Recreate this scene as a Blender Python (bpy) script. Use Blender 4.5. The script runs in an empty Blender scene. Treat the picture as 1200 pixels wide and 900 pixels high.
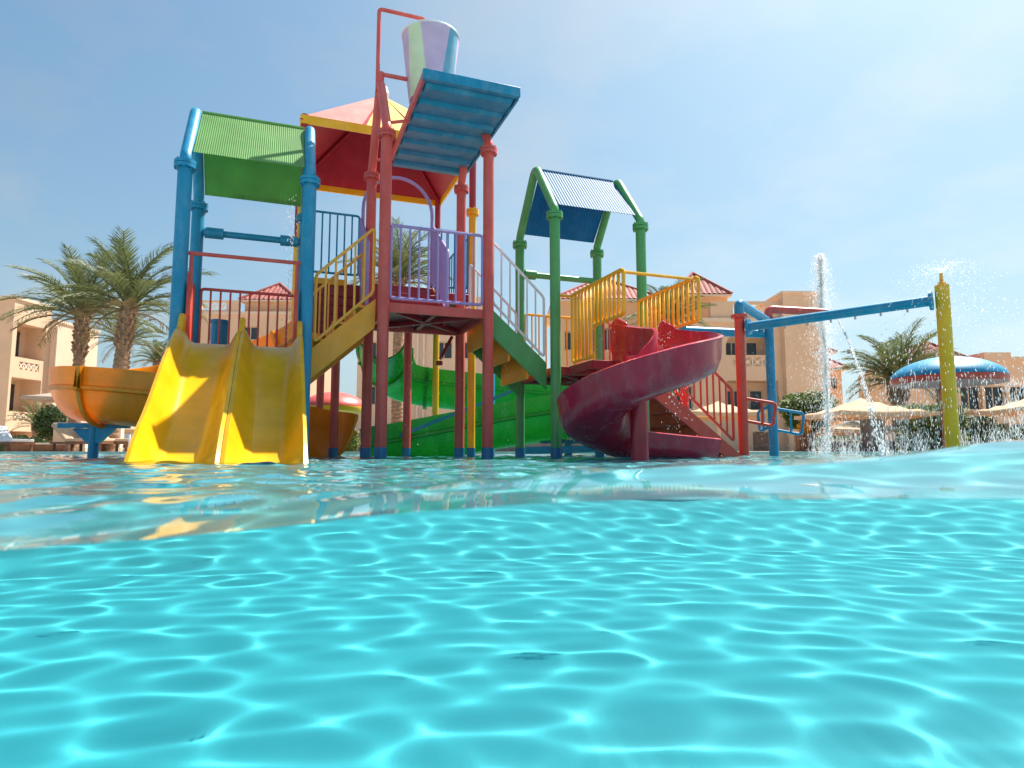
import bpy, math, random
import numpy as np
from mathutils import Vector, Matrix, noise as mnoise
R = math.radians
sc = bpy.context.scene
col = sc.collection
random.seed(7)

# ------------------------------------------------------------------ camera, sky, sun, exposure
CAM_H, PITCH, FPX = 0.10, R(5.86), 760.0          # focal length in pixels of the 1200 px wide photograph
cam = bpy.data.cameras.new('camera'); cam_o = bpy.data.objects.new('camera', cam); col.objects.link(cam_o)
cam.sensor_width = 36; cam.lens = 36 * FPX / 1200; cam.clip_start = 0.02; cam.clip_end = 3000
cam_o.location = (0, 0, CAM_H); cam_o.rotation_euler = (R(90) + PITCH, 0, 0)
cam.dof.use_dof = True; cam.dof.focus_distance = 8.5; cam.dof.aperture_fstop = 4.0; cam.dof.aperture_blades = 0
sc.camera = cam_o
SUN_AZ, SUN_EL = R(47), R(58)
world = bpy.data.worlds.new('World'); sc.world = world; world.use_nodes = True
wn = world.node_tree
sky = wn.nodes.new('ShaderNodeTexSky'); sky.sky_type = 'NISHITA'; sky.sun_disc = False
sky.sun_elevation = SUN_EL; sky.sun_rotation = SUN_AZ
sky.air_density = 1.0; sky.dust_density = 2.3; sky.ozone_density = 1.6; sky.altitude = 0
WN, WL = wn.nodes, wn.links
grade = WN.new('ShaderNodeMix'); grade.data_type = 'RGBA'; grade.blend_type = 'MULTIPLY'; grade.inputs[0].default_value = 1
grade.inputs[7].default_value = (.84, 1.06, 1.02, 1)       # even colour balance of the whole sky
slum = WN.new('ShaderNodeRGBToBW'); WL.new(sky.outputs[0], slum.inputs[0])          # soft shoulder so that the bright horizon keeps its colour
sk = WN.new('ShaderNodeMath'); sk.operation = 'MULTIPLY_ADD'; sk.inputs[1].default_value = .085; sk.inputs[2].default_value = 1; WL.new(slum.outputs[0], sk.inputs[0])
si = WN.new('ShaderNodeMath'); si.operation = 'DIVIDE'; si.inputs[0].default_value = 1; WL.new(sk.outputs[0], si.inputs[1])
sv = WN.new('ShaderNodeVectorMath'); sv.operation = 'SCALE'; WL.new(sky.outputs[0], sv.inputs[0]); WL.new(si.outputs[0], sv.inputs['Scale'])
WL.new(sv.outputs[0], grade.inputs[6])
# thin high haze over the whole sky
wtc = WN.new('ShaderNodeTexCoord'); wsep = WN.new('ShaderNodeSeparateXYZ'); WL.new(wtc.outputs['Generated'], wsep.inputs[0])
wz = WN.new('ShaderNodeMath'); wz.operation = 'ADD'; wz.inputs[1].default_value = .25; WL.new(wsep.outputs[2], wz.inputs[0])
wzi = WN.new('ShaderNodeMath'); wzi.operation = 'DIVIDE'; wzi.inputs[0].default_value = 1; WL.new(wz.outputs[0], wzi.inputs[1])
wv = WN.new('ShaderNodeVectorMath'); wv.operation = 'SCALE'; WL.new(wtc.outputs['Generated'], wv.inputs[0]); WL.new(wzi.outputs[0], wv.inputs['Scale'])
wno = WN.new('ShaderNodeTexNoise'); wno.inputs['Scale'].default_value = 2.4; wno.inputs['Detail'].default_value = 6; wno.inputs['Roughness'].default_value = .55; WL.new(wv.outputs[0], wno.inputs['Vector'])
wmr = WN.new('ShaderNodeMapRange'); wmr.inputs[1].default_value = .46; wmr.inputs[2].default_value = .82; wmr.inputs[3].default_value = 0; wmr.inputs[4].default_value = .5; WL.new(wno.outputs[0], wmr.inputs[0])
wbw = WN.new('ShaderNodeRGBToBW'); WL.new(grade.outputs[2], wbw.inputs[0])
wgain = WN.new('ShaderNodeMath'); wgain.operation = 'MULTIPLY'; wgain.inputs[1].default_value = 1.25; WL.new(wbw.outputs[0], wgain.inputs[0])
wmix = WN.new('ShaderNodeMix'); wmix.data_type = 'RGBA'; WL.new(wmr.outputs[0], wmix.inputs[0]); WL.new(grade.outputs[2], wmix.inputs[6]); WL.new(wgain.outputs[0], wmix.inputs[7])
# pale blue air near the horizon, the same all round
h1 = WN.new('ShaderNodeMath'); h1.operation = 'SUBTRACT'; h1.inputs[0].default_value = 1; h1.use_clamp = True; WL.new(wsep.outputs[2], h1.inputs[1])
h2 = WN.new('ShaderNodeMath'); h2.operation = 'POWER'; h2.inputs[1].default_value = 4.5; WL.new(h1.outputs[0], h2.inputs[0])
h3 = WN.new('ShaderNodeMath'); h3.operation = 'MULTIPLY'; h3.inputs[1].default_value = .85; WL.new(h2.outputs[0], h3.inputs[0])
hl = WN.new('ShaderNodeRGBToBW'); WL.new(wmix.outputs[2], hl.inputs[0])
hc = WN.new('ShaderNodeVectorMath'); hc.operation = 'SCALE'; hc.inputs[0].default_value = (.86, 1.06, 1.20); WL.new(hl.outputs[0], hc.inputs['Scale'])
hm = WN.new('ShaderNodeMix'); hm.data_type = 'RGBA'; WL.new(h3.outputs[0], hm.inputs[0]); WL.new(wmix.outputs[2], hm.inputs[6]); WL.new(hc.outputs[0], hm.inputs[7])
WL.new(hm.outputs[2], WN['Background'].inputs[0])
wn.nodes['Background'].inputs[1].default_value = 0.10
sun = bpy.data.lights.new('sun', 'SUN'); sun.energy = 4.8; sun.angle = R(0.5); sun.color = (1.0, .93, .82)
sun_o = bpy.data.objects.new('sun', sun); col.objects.link(sun_o)
SUN_DIR = Vector((math.sin(SUN_AZ) * math.cos(SUN_EL), math.cos(SUN_AZ) * math.cos(SUN_EL), math.sin(SUN_EL)))
sun_o.rotation_euler = SUN_DIR.to_track_quat('Z', 'Y').to_euler()
sun.cycles.is_caustics_light = True
sc.view_settings.view_transform = 'Standard'; sc.view_settings.look = 'None'
sc.view_settings.exposure = 1.05; sc.view_settings.gamma = 1
sc.render.engine = 'CYCLES'
sc.cycles.use_denoising = True
sc.cycles.max_bounces = 10; sc.cycles.transmission_bounces = 8; sc.cycles.transparent_max_bounces = 8
sc.cycles.sample_clamp_indirect = 6

# ------------------------------------------------------------------ helpers
def at(px, py, Y):
    """world point on the photograph's pixel (1200x900) at distance Y"""
    cx, cz = (px - 600) / FPX, -(py - 450) / FPX
    d = Vector((cx, math.cos(PITCH) - cz * math.sin(PITCH), math.sin(PITCH) + cz * math.cos(PITCH)))
    return Vector((0, 0, CAM_H)) + d * (Y / d.y)
GA = R(20); CU, SU = math.cos(GA), math.sin(GA)
def G(u, v, z=0): return Vector((u * CU - v * SU, u * SU + v * CU, z))    # play structure grid -> world

class MB:
    def __init__(s): s.v = []; s.f = []
    def add(s, vs, fs):
        o = len(s.v); s.v += [tuple(p) for p in vs]; s.f += [tuple(i + o for i in q) for q in fs]; return s
    def box(s, c, d, rz=0):
        cx, cy, cz = c; a, b, h = d[0] / 2, d[1] / 2, d[2] / 2
        cr, sr = math.cos(rz), math.sin(rz)
        vs = [(cx + x * cr - y * sr, cy + x * sr + y * cr, cz + z) for z in (-h, h) for x, y in ((-a, -b), (a, -b), (a, b), (-a, b))]
        return s.add(vs, [(3, 2, 1, 0), (4, 5, 6, 7), (0, 1, 5, 4), (1, 2, 6, 5), (2, 3, 7, 6), (3, 0, 4, 7)])
    def bx(s, x0, x1, y0, y1, z0, z1):
        return s.box(((x0 + x1) / 2, (y0 + y1) / 2, (z0 + z1) / 2), (x1 - x0, y1 - y0, z1 - z0))
    def prism(s, pts, off):
        n = len(pts); pts = [Vector(p) for p in pts]; off = Vector(off)
        return s.add(pts + [p + off for p in pts], [tuple(range(n - 1, -1, -1)), tuple(range(n, 2 * n))] + [(i, (i + 1) % n, n + (i + 1) % n, n + i) for i in range(n)])
    def beam(s, p0, p1, w, h, up=(0, 0, 1)):
        p0, p1 = Vector(p0), Vector(p1); t = (p1 - p0).normalized()
        a = t.cross(Vector(up)).normalized(); b = a.cross(t)
        vs = [p + a * x * w / 2 + b * y * h / 2 for p in (p0, p1) for x, y in ((-1, -1), (1, -1), (1, 1), (-1, 1))]
        return s.add(vs, [(0, 1, 2, 3), (7, 6, 5, 4), (0, 4, 5, 1), (1, 5, 6, 2), (2, 6, 7, 3), (3, 7, 4, 0)])
    def tube(s, pts, r, n=10, closed=False):
        pts = [Vector(p) for p in pts]; m = len(pts)
        rs = r if isinstance(r, (list, tuple)) else [r] * m
        ts = []
        for i in range(m):
            a = pts[(i - 1) % m] if closed or i else pts[0]
            b = pts[(i + 1) % m] if closed or i < m - 1 else pts[-1]
            ts.append((b - a).normalized())
        ref = Vector((0, 0, 1)) if abs(ts[0].z) < .9 else Vector((1, 0, 0))
        a = ts[0].cross(ref).normalized(); vs = []
        for i in range(m):
            a = (a - ts[i] * a.dot(ts[i])).normalized(); b = ts[i].cross(a)
            vs += [pts[i] + (a * math.cos(k * 2 * math.pi / n) + b * math.sin(k * 2 * math.pi / n)) * rs[i] for k in range(n)]
        fs = []
        for i in range(m if closed else m - 1):
            j = (i + 1) % m
            fs += [(i * n + k, i * n + (k + 1) % n, j * n + (k + 1) % n, j * n + k) for k in range(n)]
        if not closed: fs += [tuple(range(n - 1, -1, -1)), tuple(range((m - 1) * n, m * n))]
        return s.add(vs, fs)
    def lathe(s, prof, c=(0, 0, 0), n=24, a0=0, a1=2 * math.pi):
        full = a1 - a0 > 6.28; k = n if full else n + 1; m = len(prof)
        vs = [(c[0] + r * math.cos(a0 + (a1 - a0) * i / n), c[1] + r * math.sin(a0 + (a1 - a0) * i / n), c[2] + z) for i in range(k) for r, z in prof]
        return s.add(vs, [(i * m + j, ((i + 1) % k) * m + j, ((i + 1) % k) * m + j + 1, i * m + j + 1) for i in range(n) for j in range(m - 1)])
    def sweep(s, prof, path, tilt=None):
        """closed profile (side, up) swept along a path; side is to the right of travel"""
        path = [Vector(p) for p in path]; m = len(path); vs = []
        for i in range(m):
            t = (path[min(i + 1, m - 1)] - path[max(i - 1, 0)]).normalized()
            a = t.cross(Vector((0, 0, 1))).normalized(); b = a.cross(t)
            pr = prof(i / (m - 1)) if callable(prof) else prof
            n = len(pr)
            vs += [path[i] + a * x + b * y for x, y in pr]
        fs = [(i * n + k, (i + 1) * n + k, (i + 1) * n + (k + 1) % n, i * n + (k + 1) % n) for i in range(m - 1) for k in range(n)]
        fs += [tuple(range(n)), tuple(range(m * n - 1, (m - 1) * n - 1, -1))]
        return s.add(vs, fs)
    def build(s, name, mat, parent=None, bevel=0, smooth=True, angle=35, base=None):
        b = base if base is not None else (BASE.get(parent.name, Vector()) if parent else Vector())
        me = bpy.data.meshes.new(name)
        me.from_pydata([(p[0] - b[0], p[1] - b[1], p[2] - b[2]) for p in s.v], [], s.f); me.update()
        return link(name, me, mat, parent, bevel, smooth, angle, b)
BASE = {}
def link(name, me, mat, parent=None, bevel=0, smooth=True, angle=35, b=None, loc=None, fresh=True):
    if fresh:
        import bmesh
        bm = bmesh.new(); bm.from_mesh(me); bmesh.ops.recalc_face_normals(bm, faces=bm.faces); bm.to_mesh(me); bm.free()
        if smooth:
            me.shade_smooth()
            me.set_sharp_from_angle(angle=R(angle))
        me.materials.append(M[mat] if isinstance(mat, str) else mat)
    o = bpy.data.objects.new(name, me); col.objects.link(o)
    if parent: o.parent = parent
    BASE[o.name] = b if b is not None else Vector()
    if loc is not None: o.location = loc
    if bevel:
        md = o.modifiers.new('bevel', 'BEVEL'); md.width = bevel; md.segments = 2; md.limit_method = 'ANGLE'
    return o
def tag(o, label=None, cat=None, group=None, kind=None):
    if label: o['label'] = label
    if cat: o['category'] = cat
    if group: o['group'] = group
    if kind: o['kind'] = kind
    return o
def thing(name, label, cat, base=(0, 0, 0), grid=False, group=None, rz=0):
    """Empty at the thing's base. Parts are given in grid / world coordinates and stored relative to the base."""
    o = bpy.data.objects.new(name, None); col.objects.link(o); o.empty_display_size = .3
    b = Vector(base)
    if grid: o.location = G(*b); o.rotation_euler.z = GA
    else: o.location = b; o.rotation_euler.z = rz
    BASE[o.name] = b if not rz or grid else Vector()
    return tag(o, label, cat, group)
def piece(name, me, parent, p):
    """object that shares mesh data, put at point p of the parent's coordinates"""
    o = bpy.data.objects.new(name, me); col.objects.link(o); o.parent = parent
    b = BASE.get(parent.name, Vector()); o.location = Vector(p) - b; BASE[o.name] = b
    return o
def fillet(pts, r, n=5, closed=False):
    pts = [Vector(p) for p in pts]; out = []; m = len(pts)
    for i in range(m):
        if not closed and i in (0, m - 1): out.append(pts[i]); continue
        p, a, b = pts[i], pts[i - 1], pts[(i + 1) % m]
        ra = min(r, (a - p).length * .48, (b - p).length * .48)
        q0, q1 = p + (a - p).normalized() * ra, p + (b - p).normalized() * ra
        for k in range(n + 1):
            t = k / n; out.append(q0 * (1 - t) ** 2 + p * 2 * t * (1 - t) + q1 * t * t)
    return out
def spline(pts, n=10):
    pts = [Vector(p) for p in pts]; P = [pts[0] * 2 - pts[1]] + pts + [pts[-1] * 2 - pts[-2]]; out = []
    for i in range(1, len(P) - 2):
        for k in range(n):
            t = k / n; a, b, c, d = P[i - 1], P[i], P[i + 1], P[i + 2]
            out.append(.5 * ((2 * b) + (c - a) * t + (2 * a - 5 * b + 4 * c - d) * t * t + (3 * b - a - 3 * c + d) * t ** 3))
    return out + [pts[-1]]

# ------------------------------------------------------------------ materials
M = {}
def mat(name, colr, rough=.5, var=.12, vscale=3.0, bump=.0, bscale=40, chalk=0.0, chalkcol=(.8, .8, .78), metallic=0, spec=.5, trans=0, rib=None):
    m = bpy.data.materials.new(name); m.use_nodes = True; nt = m.node_tree; N, L = nt.nodes, nt.links
    b = N['Principled BSDF']; b.inputs['Roughness'].default_value = rough; b.inputs['Metallic'].default_value = metallic
    b.inputs['Specular IOR Level'].default_value = spec
    tc = N.new('ShaderNodeTexCoord')
    n1 = N.new('ShaderNodeTexNoise'); n1.inputs['Scale'].default_value = vscale; n1.inputs['Detail'].default_value = 5; n1.inputs['Roughness'].default_value = .62
    L.new(tc.outputs['Object'], n1.inputs['Vector'])
    mr = N.new('ShaderNodeMapRange'); mr.inputs[1].default_value = .3; mr.inputs[2].default_value = .7; mr.inputs[3].default_value = 1 - var; mr.inputs[4].default_value = 1 + var
    L.new(n1.outputs[0], mr.inputs[0])
    mx = N.new('ShaderNodeMix'); mx.data_type = 'RGBA'; mx.blend_type = 'MULTIPLY'; mx.inputs[0].default_value = 1
    mx.inputs[6].default_value = (*colr, 1); L.new(mr.outputs[0], mx.inputs[7]); out = mx.outputs[2]
    if chalk:
        n2 = N.new('ShaderNodeTexNoise'); n2.inputs['Scale'].default_value = 5.5; n2.inputs['Detail'].default_value = 9; n2.inputs['Roughness'].default_value = .75
        mp = N.new('ShaderNodeMapping'); mp.inputs['Scale'].default_value = (1, 1, .35)
        L.new(tc.outputs['Object'], mp.inputs[0]); L.new(mp.outputs[0], n2.inputs['Vector'])
        cr = N.new('ShaderNodeMapRange'); cr.inputs[1].default_value = .48; cr.inputs[2].default_value = .78; cr.inputs[4].default_value = chalk
        L.new(n2.outputs[0], cr.inputs[0])
        m2 = N.new('ShaderNodeMix'); m2.data_type = 'RGBA'; L.new(cr.outputs[0], m2.inputs[0]); L.new(out, m2.inputs[6]); m2.inputs[7].default_value = (*chalkcol, 1); out = m2.outputs[2]
        ra = N.new('ShaderNodeMath'); ra.operation = 'MULTIPLY_ADD'; ra.inputs[1].default_value = .8; ra.inputs[2].default_value = rough
        L.new(cr.outputs[0], ra.inputs[0]); L.new(ra.outputs[0], b.inputs['Roughness'])
    L.new(out, b.inputs['Base Color'])
    if bump:
        n3 = N.new('ShaderNodeTexNoise'); n3.inputs['Scale'].default_value = bscale; n3.inputs['Detail'].default_value = 4
        L.new(tc.outputs['Object'], n3.inputs['Vector'])
        bp = N.new('ShaderNodeBump'); bp.inputs['Strength'].default_value = bump; bp.inputs['Distance'].default_value = .01
        L.new(n3.outputs[0], bp.inputs['Height']); L.new(bp.outputs[0], b.inputs['Normal'])
    if trans:
        tr = N.new('ShaderNodeBsdfTranslucent'); L.new(out, tr.inputs[0])
        ms = N.new('ShaderNodeMixShader'); ms.inputs[0].default_value = trans
        L.new(b.outputs[0], ms.inputs[1]); L.new(tr.outputs[0], ms.inputs[2]); L.new(ms.outputs[0], N['Material Output'].inputs[0])
    M[name] = m; return m
mat('blue', (.002, .25, .46), .42, chalk=.14, bump=.05)
mat('blue_sheet', (.002, .25, .46), .42, chalk=.16, bump=.05, trans=.10)
mat('blue_roof', (.003, .17, .38), .55, chalk=.06, trans=.3, spec=.25)
mat('sleeve_blue', (.006, .15, .33), .3, chalk=.1)
mat('red', (.64, .085, .070), .40, chalk=.22, chalkcol=(.75, .45, .42), bump=.06)
mat('bright_red', (.68, .065, .040), .38, chalk=.16, chalkcol=(.75, .4, .35))
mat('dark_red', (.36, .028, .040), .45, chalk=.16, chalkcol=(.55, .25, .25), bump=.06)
mat('roof_red', (.46, .018, .045), .45, chalk=.10, chalkcol=(.6, .3, .3), trans=.12)
mat('yellow_pale', (.85, .55, .12), .5, chalk=.15)
mat('pink', (.70, .24, .21), .5, chalk=.2)
mat('yellow', (.94, .48, .010), .30, chalk=.10, bump=.03)
mat('slide_yellow', (.94, .53, .006), .24, chalk=.08, chalkcol=(.85, .7, .3), bump=.03, trans=.22)
mat('flume_yellow', (.94, .40, .02), .26, chalk=.08, chalkcol=(.85, .6, .3), trans=.3)
mat('orange', (.92, .35, .02), .4, chalk=.14, chalkcol=(.8, .6, .4))
mat('rail_orange', (.92, .43, .05), .4, chalk=.14)
mat('purple', (.36, .26, .58), .38, chalk=.14)
mat('green', (.075, .34, .10), .36, chalk=.15, chalkcol=(.5, .65, .5), bump=.04)
mat('green_sheet', (.16, .40, .10), .45, chalk=.08, chalkcol=(.5, .6, .4), trans=.35)
mat('flume_green', (.05, .46, .08), .25, chalk=.14, chalkcol=(.5, .75, .5), trans=.38)
mat('maroon', (.48, .010, .040), .2, var=.25, chalk=.30, chalkcol=(.58, .27, .30), bump=.04)
mat('white_paint', (.78, .77, .80), .4, chalk=.05)
mat('steel', (.5, .5, .52), .35, metallic=.8)
mat('blue_fade', (.10, .33, .48), .45, chalk=.2)
mat('lilac', (.56, .42, .62), .45, chalk=.1)
mat('pale_green', (.62, .70, .48), .45, chalk=.1)
mat('stucco', (.64, .45, .31), .9, var=.07, vscale=.7, bump=.25, bscale=25)
mat('stucco_pale', (.68, .50, .37), .9, var=.07, vscale=.7, bump=.25, bscale=25)
mat('stucco_peach', (.68, .42, .25), .9, var=.07, vscale=.7, bump=.25, bscale=25)
mat('trim', (.66, .52, .40), .8, var=.05)
mat('lattice', (.74, .62, .50), .8, var=.05)
mat('tile_red', (.34, .095, .085), .75, var=.35, vscale=2.5, bump=.2)
mat('glass_dark', (.03, .04, .05), .08, var=.3)
mat('window_frame', (.55, .45, .36), .5)
mat('door_brown', (.22, .12, .08), .6)
mat('canvas', (.66, .46, .29), .8, var=.08, bump=.1, bscale=8, trans=.25)
mat('canvas_grey', (.48, .38, .31), .8, var=.08, trans=.2)
mat('wood', (.20, .09, .045), .7, var=.3, vscale=6)
mat('tan_cushion', (.58, .40, .26), .8)
mat('paving', (.55, .44, .34), .85, var=.15, vscale=1.2, bump=.2)
mat('coping', (.66, .60, .52), .6, var=.1)
mat('bark', (.27, .165, .105), .95, var=.4, vscale=9, bump=.8, bscale=18)
mat('frond', (.13, .155, .055), .5, var=.35, vscale=2, trans=.3)
mat('frond_old', (.17, .13, .055), .6, var=.35, vscale=2, trans=.2)
mat('leaf', (.050, .085, .022), .55, var=.4, vscale=2, trans=.25)
mat('leaf_light', (.12, .17, .03), .55, var=.4, vscale=2, trans=.3)
mat('soil', (.12, .09, .06), .95)
mat('black_rubber', (.02, .02, .022), .6)
mat('pool_paint', (.046, .335, .385), .55, var=.05, vscale=1.3, bump=.1, bscale=12)
mat('grey_stone', (.16, .15, .15), .8, var=.3, vscale=4, bump=.5, bscale=9)

def water_mat(name, roughness=0.0, tint=(1, 1, 1)):
    m = bpy.data.materials.new(name); m.use_nodes = True; b = m.node_tree.nodes['Principled BSDF']
    b.inputs['Base Color'].default_value = (*tint, 1); b.inputs['Roughness'].default_value = roughness
    b.inputs['IOR'].default_value = 1.333; b.inputs['Transmission Weight'].default_value = 1
    M[name] = m; return m
water_mat('water')
water_mat('water_side', 0.0, (.34, .87, .96))      # looking sideways into the pool: the depth of water takes out the red
def spray_mat(name):
    m = bpy.data.materials.new(name); m.use_nodes = True; nt = m.node_tree; b = nt.nodes['Principled BSDF']
    b.inputs['Base Color'].default_value = (.93, .95, .97, 1); b.inputs['Roughness'].default_value = .15
    tr = nt.nodes.new('ShaderNodeBsdfTranslucent'); tr.inputs[0].default_value = (.95, .96, .98, 1)
    tp = nt.nodes.new('ShaderNodeBsdfTransparent')
    m1 = nt.nodes.new('ShaderNodeMixShader'); m1.inputs[0].default_value = .6
    nt.links.new(b.outputs[0], m1.inputs[1]); nt.links.new(tr.outputs[0], m1.inputs[2])
    m2 = nt.nodes.new('ShaderNodeMixShader'); m2.inputs[0].default_value = .25
    nt.links.new(m1.outputs[0], m2.inputs[1]); nt.links.new(tp.outputs[0], m2.inputs[2])
    nt.links.new(m2.outputs[0], nt.nodes['Material Output'].inputs[0]); M[name] = m
spray_mat('spray')

# ------------------------------------------------------------------ setting: ground, pool, water
POOL_X, POOL_Y0, POOL_Y1, SHELF_Y = 17.0, -4.0, 16.5, 3.95
DEEP, SHALLOW, DECK_Z = -0.43, -0.22, 0.075
# ground: one sheet to the horizon with the pool left open
mb = MB(); B = 900
xs = [-B, -POOL_X - .4, POOL_X + .4, B]; ys = [-B, POOL_Y0 - .4, POOL_Y1 + .4, B]
for i in range(3):
    for j in range(3):
        if (i, j) != (1, 1):
            mb.add([(xs[i], ys[j], DECK_Z - .02), (xs[i + 1], ys[j], DECK_Z - .02), (xs[i + 1], ys[j + 1], DECK_Z - .02), (xs[i], ys[j + 1], DECK_Z - .02)], [(0, 1, 2, 3)])
tag(mb.build('pool_deck', 'paving'), 'beige paved terrace around the pool', kind='structure')
mb = MB()
for x0, x1, y0, y1 in ((-POOL_X - .4, POOL_X + .4, POOL_Y1, POOL_Y1 + .4), (-POOL_X - .4, POOL_X + .4, POOL_Y0 - .4, POOL_Y0), (-POOL_X - .4, -POOL_X, POOL_Y0, POOL_Y1), (POOL_X, POOL_X + .4, POOL_Y0, POOL_Y1)):
    mb.bx(x0, x1, y0, y1, -.9, DECK_Z)
tag(mb.build('pool_kerb', 'coping'), 'pale kerb round the pool', kind='structure')
# pool floor: deep part, curved step, shallow shelf
def shelf_y(x): return SHELF_Y + .55 * math.sin(x * .55 + .6) - .012 * x * x * 0 + .35 * math.sin(x * 1.1 - 1.0) * .5
mb = MB(); NX = 120
for k in range(NX):
    x0 = -POOL_X - .01 + (2 * POOL_X + .02) * k / NX; x1 = -POOL_X - .01 + (2 * POOL_X + .02) * (k + 1) / NX
    a0, a1 = shelf_y(x0), shelf_y(x1)
    mb.add([(x0, POOL_Y0, DEEP), (x1, POOL_Y0, DEEP), (x1, a1, DEEP), (x0, a0, DEEP),
            (x1, a1 + 1.5, SHALLOW), (x0, a0 + 1.5, SHALLOW), (x1, POOL_Y1, SHALLOW), (x0, POOL_Y1, SHALLOW)],
           [(0, 1, 2, 3), (3, 2, 4, 5), (5, 4, 6, 7)])
floor = tag(mb.build('pool_floor', 'pool_paint', angle=50), 'turquoise painted pool floor under clear water', kind='structure')
floor.cycles.is_caustics_receiver = True

rng = np.random.RandomState(31)
WAVES = []
for k in range(54):
    lam = .135 * 2 ** (rng.rand() * 1.5); kk = 2 * math.pi / lam
    th = rng.normal(R(112), R(50)) if k % 3 else rng.rand() * 6.283
    WAVES.append((kk * math.cos(th), kk * math.sin(th), rng.rand() * 6.283, .00099 * (lam / .3) ** 1.55 * (.6 + .8 * rng.rand())))
NSHORT = len(WAVES)
for k in range(10):
    lam = .9 * 2 ** (rng.rand() * 1.6); kk = 2 * math.pi / lam; th = rng.rand() * 6.283
    WAVES.append((kk * math.cos(th), kk * math.sin(th), rng.rand() * 6.283, .0021 * (lam / 1.2)))
FRONT = .95
SKEW = 18.0
def edge_z(X):
    xs = [-6, -1.6, -.75, -.56, -.375, -.19, 0, .13, .37, .75, 1.2, 6]
    zs = [-.02, -.04, -.046, -.03, -.0125, .010, .0225, .031, .029, .032, .025, 0]
    return np.interp(X, xs, zs)
def crest_z(X):
    xs = [-6, -1.2, -.5, 0, .30, .65, .82, .94, 1.08, 1.4, 2.2, 6]
    zs = [.0, .0, .006, .030, .062, .064, .072, .098, .112, .10, .05, 0]
    return np.interp(X, xs, zs)
def smooth1(fn, X, w=.10):
    return sum(fn(X + d * w) for d in (-1.5, -1, -.5, 0, .5, 1, 1.5)) / 7
def water_z(X, Y):
    Z = np.zeros_like(X)
    calm = np.clip((Y - 1.12) / .42, 0, 1); calm = .12 + .88 * calm * calm * (3 - 2 * calm)
    for a, b, p, A in WAVES[:NSHORT]: Z += A * np.sin(a * X + b * Y + p)
    Z = Z + SKEW * Z * np.clip(Z, -.02, .02)          # crests sharper than troughs
    for a, b, p, A in WAVES[NSHORT:]: Z += A * np.sin(a * X + b * Y + p)
    Z *= calm
    X1 = X[0]; e = smooth1(edge_z, X1)[None, :]; c = smooth1(crest_z, X1)[None, :]
    Z += e * np.exp(-((Y - FRONT) / .42) ** 2)
    Z += (c - e * .1) * np.exp(-((Y - 1.36) / .30) ** 2) * np.clip((Y - FRONT) / .3, 0, 1)
    return Z
xs = np.concatenate([np.linspace(-16.99, -6, 120)[:-1], np.linspace(-6, -3.4, 100)[:-1], np.linspace(-3.4, 3.8, 600), np.linspace(3.8, 6, 90)[1:], np.linspace(6, 16.99, 120)[1:]])
ys = np.concatenate([np.linspace(FRONT, 4.6, 320)[:-1], np.linspace(4.6, 7.2, 130)[:-1], np.linspace(7.2, POOL_Y1 - .01, 180)])
def water_body(xs, ys):
    """closed body of water: rippled top, flat front and sides, bottom under the pool floor"""
    X, Y = np.meshgrid(xs, ys); Z = water_z(X, Y); nx, ny = len(xs), len(ys)
    v = [np.stack([X, Y, Z], -1).reshape(-1, 3)]; i = np.arange((nx - 1) * (ny - 1)); a = (i // (nx - 1)) * nx + i % (nx - 1)
    f = [np.stack([a, a + 1, a + nx + 1, a + nx], -1)]; n0 = nx * ny; ZB = -.75
    for line in (np.stack([X[0], Y[0], Z[0]], -1), np.stack([X[:, -1], Y[:, -1], Z[:, -1]], -1), np.stack([X[-1], Y[-1], Z[-1]], -1)[::-1], np.stack([X[:, 0], Y[:, 0], Z[:, 0]], -1)[::-1]):
        low = line.copy(); low[:, 2] = ZB; k = len(line); v += [line, low]
        b = np.arange(k - 1); f.append(np.stack([n0 + b, n0 + k + b, n0 + k + b + 1, n0 + b + 1], -1)); n0 += 2 * k
    v.append(np.array([[xs[0], ys[0], ZB], [xs[-1], ys[0], ZB], [xs[-1], ys[-1], ZB], [xs[0], ys[-1], ZB]])); f.append(np.array([[n0 + 3, n0 + 2, n0 + 1, n0]]))
    v = np.concatenate(v); f = np.concatenate(f).astype(np.int32)
    me = bpy.data.meshes.new('pool_water'); me.vertices.add(len(v)); me.vertices.foreach_set('co', v.ravel())
    me.loops.add(f.size); me.loops.foreach_set('vertex_index', f.ravel())
    me.polygons.add(len(f)); me.polygons.foreach_set('loop_start', np.arange(0, f.size, 4, dtype=np.int32)); me.polygons.foreach_set('loop_total', np.full(len(f), 4, dtype=np.int32))
    me.update(calc_edges=True); me.shade_smooth(); me.materials.append(M['water']); me.materials.append(M['water_side'])
    mi = np.zeros(len(f), dtype=np.int32); mi[(nx - 1) * (ny - 1):(nx - 1) * (ny - 1) + nx - 1] = 1; me.polygons.foreach_set('material_index', mi)
    o = bpy.data.objects.new('pool_water', me); col.objects.link(o); return o
water = tag(water_body(xs, ys), 'clear rippled water of the swimming pool', kind='structure')
water.cycles.is_caustics_caster = True

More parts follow.
